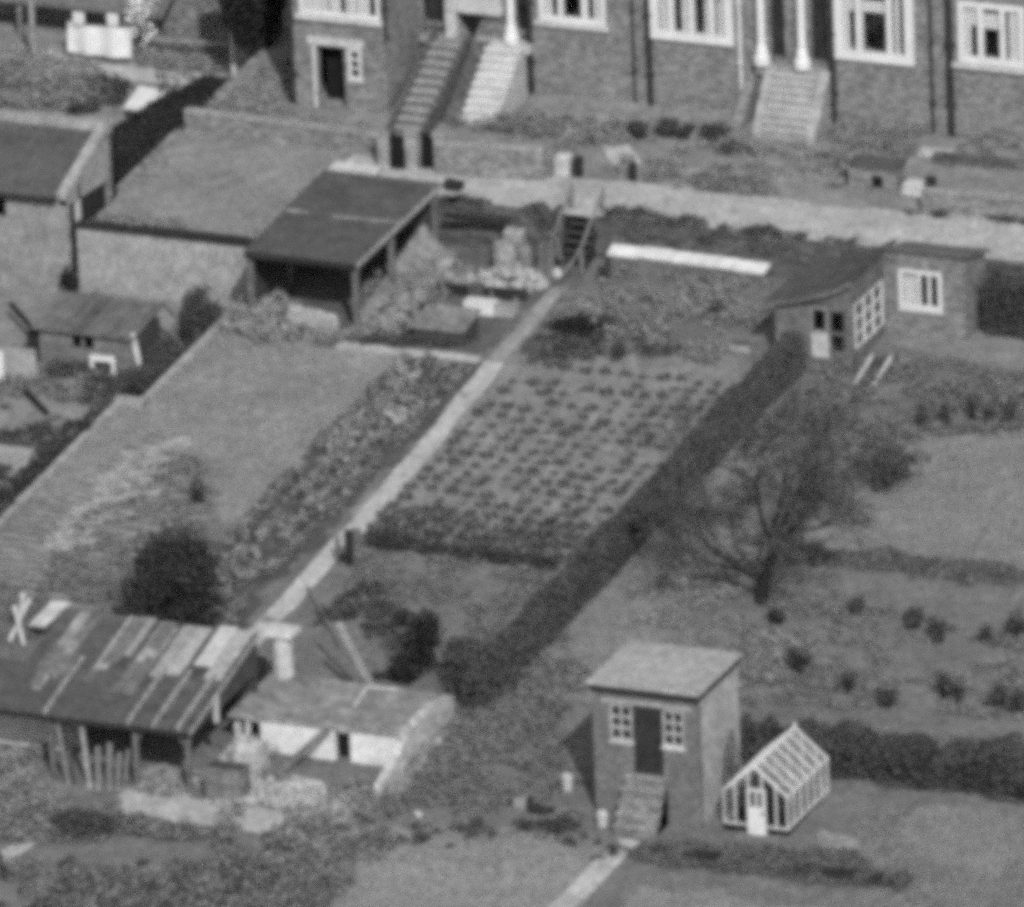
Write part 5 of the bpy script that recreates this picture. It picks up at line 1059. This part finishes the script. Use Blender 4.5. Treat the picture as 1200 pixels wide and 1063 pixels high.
S('weeds', pxpoly([(742, 985), (1000, 1000), (1060, 1040), (1000, 1042), (740, 1012)]), 420, .2, .18, .08, L['veg'], 13)
# mown swathes and rough patches on the near lawn
for k in range(9):
    a = 46 + 13 * k + random.uniform(-6, 6); b = 640 - 13.5 * k
    w_ = random.uniform(50, 85); S('hay_swathe', pxpoly([(a, b), (a + w_, b - random.uniform(8, 18)), (a + w_ + 4, b - 8), (a + 5, b + 7)]), 46, .18, .05, .11, leafmat('hay', 126, 160), 10, False, .93, 2.6)
S('weeds', pxpoly([(100, 600), (230, 520), (260, 590), (130, 720), (20, 730), (60, 660)]), 560, .2, .14, .08, L['mid'], 13)
S('weeds', pxpoly([(-10, 690), (140, 680), (160, 740), (-10, 760)]), 300, .2, .25, .08, L['mid'], 13)
x, y = G(32, 745); 
for (a, b, c, d, h1_, h2_, lb) in ((12, 758, 36, 722, .15, .5, 'pale leaning stick left of the white board behind the lean-to'), (18, 735, 28, 762, .6, .1, 'pale forked stick crossing another behind the lean-to'), (28, 712, 22, 745, .4, .1, 'short pale stick lying behind the left end of the lean-to')):
    p, q = G(a, b), G(c, d); tag(MB().beam((*p, gnd(*p) + h1_), (*q, gnd(*q) + h2_), .11, .05).build('stick', M['offwhite']), lb, 'stick')
p = G(62, 745); tag(MB().hexa([(p[0] - .35, p[1] - .7, gnd(*p) + .5), (p[0] + .1, p[1] - .7, gnd(*p) + .5), (p[0] + .35, p[1] + .5, gnd(*p) + .75), (p[0] - .2, p[1] + .5, gnd(*p) + .75)], [(p[0] - .35, p[1] - .7, gnd(*p) + .55), (p[0] + .1, p[1] - .7, gnd(*p) + .55), (p[0] + .35, p[1] + .5, gnd(*p) + .8), (p[0] - .2, p[1] + .5, gnd(*p) + .8)]).build('board', M['offwhite']), 'white board lying tilted behind the left end of the lean-to roof', 'board')
# white blossom shrub by the washing
x, y = G(152, 60, TL + 1.2); bush('blossom_shrub', 'pale blossoming shrub above the right end of the white sheet', -21.6, 24.0, .6, .5, 2.3, L['flower'], 700, .09, z=zT(24.0))
x, y = G(236, 80, TL)
# short grass over the lawns
def grass(name, poly, n, m, h=.06):
    X, Y = sample(poly, n); C = np.stack([X, Y, SL * Y + level(X, Y) + bump(X, Y) + h * .4], 1)
    V = leafverts(C, NR.uniform(.6, 1.2, n) * .05, 0, 2.0); o = quadmesh(name, V, m); o['kind'] = 'stuff'
grass('grass', rect(-11.6, -5.4, -14, 5.5), 9000, L['grass']); grass('grass', rect(5.9, 9, -14, 5), 4000, L['grass'])
grass('grass', pxpoly([(940, 640), (1080, 505), (1260, 500), (1260, 672)]), 5000, L['grass']); grass('grass', pxpoly([(330, 1110), (440, 965), (730, 985), (640, 1110)]), 6000, L['grass'])
grass('grass', pxpoly([(690, 1110), (755, 1030), (1000, 1050), (1250, 1000), (1250, 1110)]), 6000, L['grass']); grass('grass', pxpoly([(1000, 940), (1250, 960), (1250, 1060), (1000, 1040)]), 4000, L['grass'])

# ------------------------------------------------------------------ light
SUN_AZ = (.545, -.838); EL = math.radians(38)
w = bpy.data.worlds.new('World'); scene.world = w; w.use_nodes = True; nt = w.node_tree; bg = nt.nodes['Background']
sky = nt.nodes.new('ShaderNodeTexSky'); sky.sky_type = 'NISHITA'; sky.sun_disc = False; sky.sun_elevation = EL; sky.sun_rotation = math.atan2(SUN_AZ[0], SUN_AZ[1])
sky.air_density = 1.6; sky.dust_density = 2.5
bw = nt.nodes.new('ShaderNodeRGBToBW'); nt.links.new(sky.outputs[0], bw.inputs[0]); nt.links.new(bw.outputs[0], bg.inputs['Color']); bg.inputs['Strength'].default_value = .12
sd = bpy.data.lights.new('sun', 'SUN'); sd.energy = 3.2; sd.angle = math.radians(.6); sd.color = (1, 1, 1)
so = bpy.data.objects.new('sun', sd); COL.objects.link(so)
dirv = Vector((SUN_AZ[0] * math.cos(EL), SUN_AZ[1] * math.cos(EL), math.sin(EL))); so.rotation_euler = (-dirv).to_track_quat('-Z', 'Y').to_euler()
so.location = dirv * 100
vs = scene.view_settings; scene.display_settings.display_device = 'sRGB'; vs.view_transform = 'Standard'; vs.look = 'None'; vs.exposure = 0.8; vs.gamma = 1; vs.use_curve_mapping = False
scene.render.engine = 'CYCLES'; cy = scene.cycles
cy.pixel_filter_type = 'BLACKMAN_HARRIS'; cy.filter_width = 7.6          # the softness of an enlarged aerial negative
cy.use_denoising = False; cy.use_adaptive_sampling = True; cy.adaptive_threshold = .02; cy.adaptive_min_samples = 16; cy.max_bounces = 5; cy.diffuse_bounces = 3; cy.glossy_bounces = 2; cy.transmission_bounces = 3; cy.transparent_max_bounces = 8
cy.caustics_reflective = False; cy.caustics_refractive = False
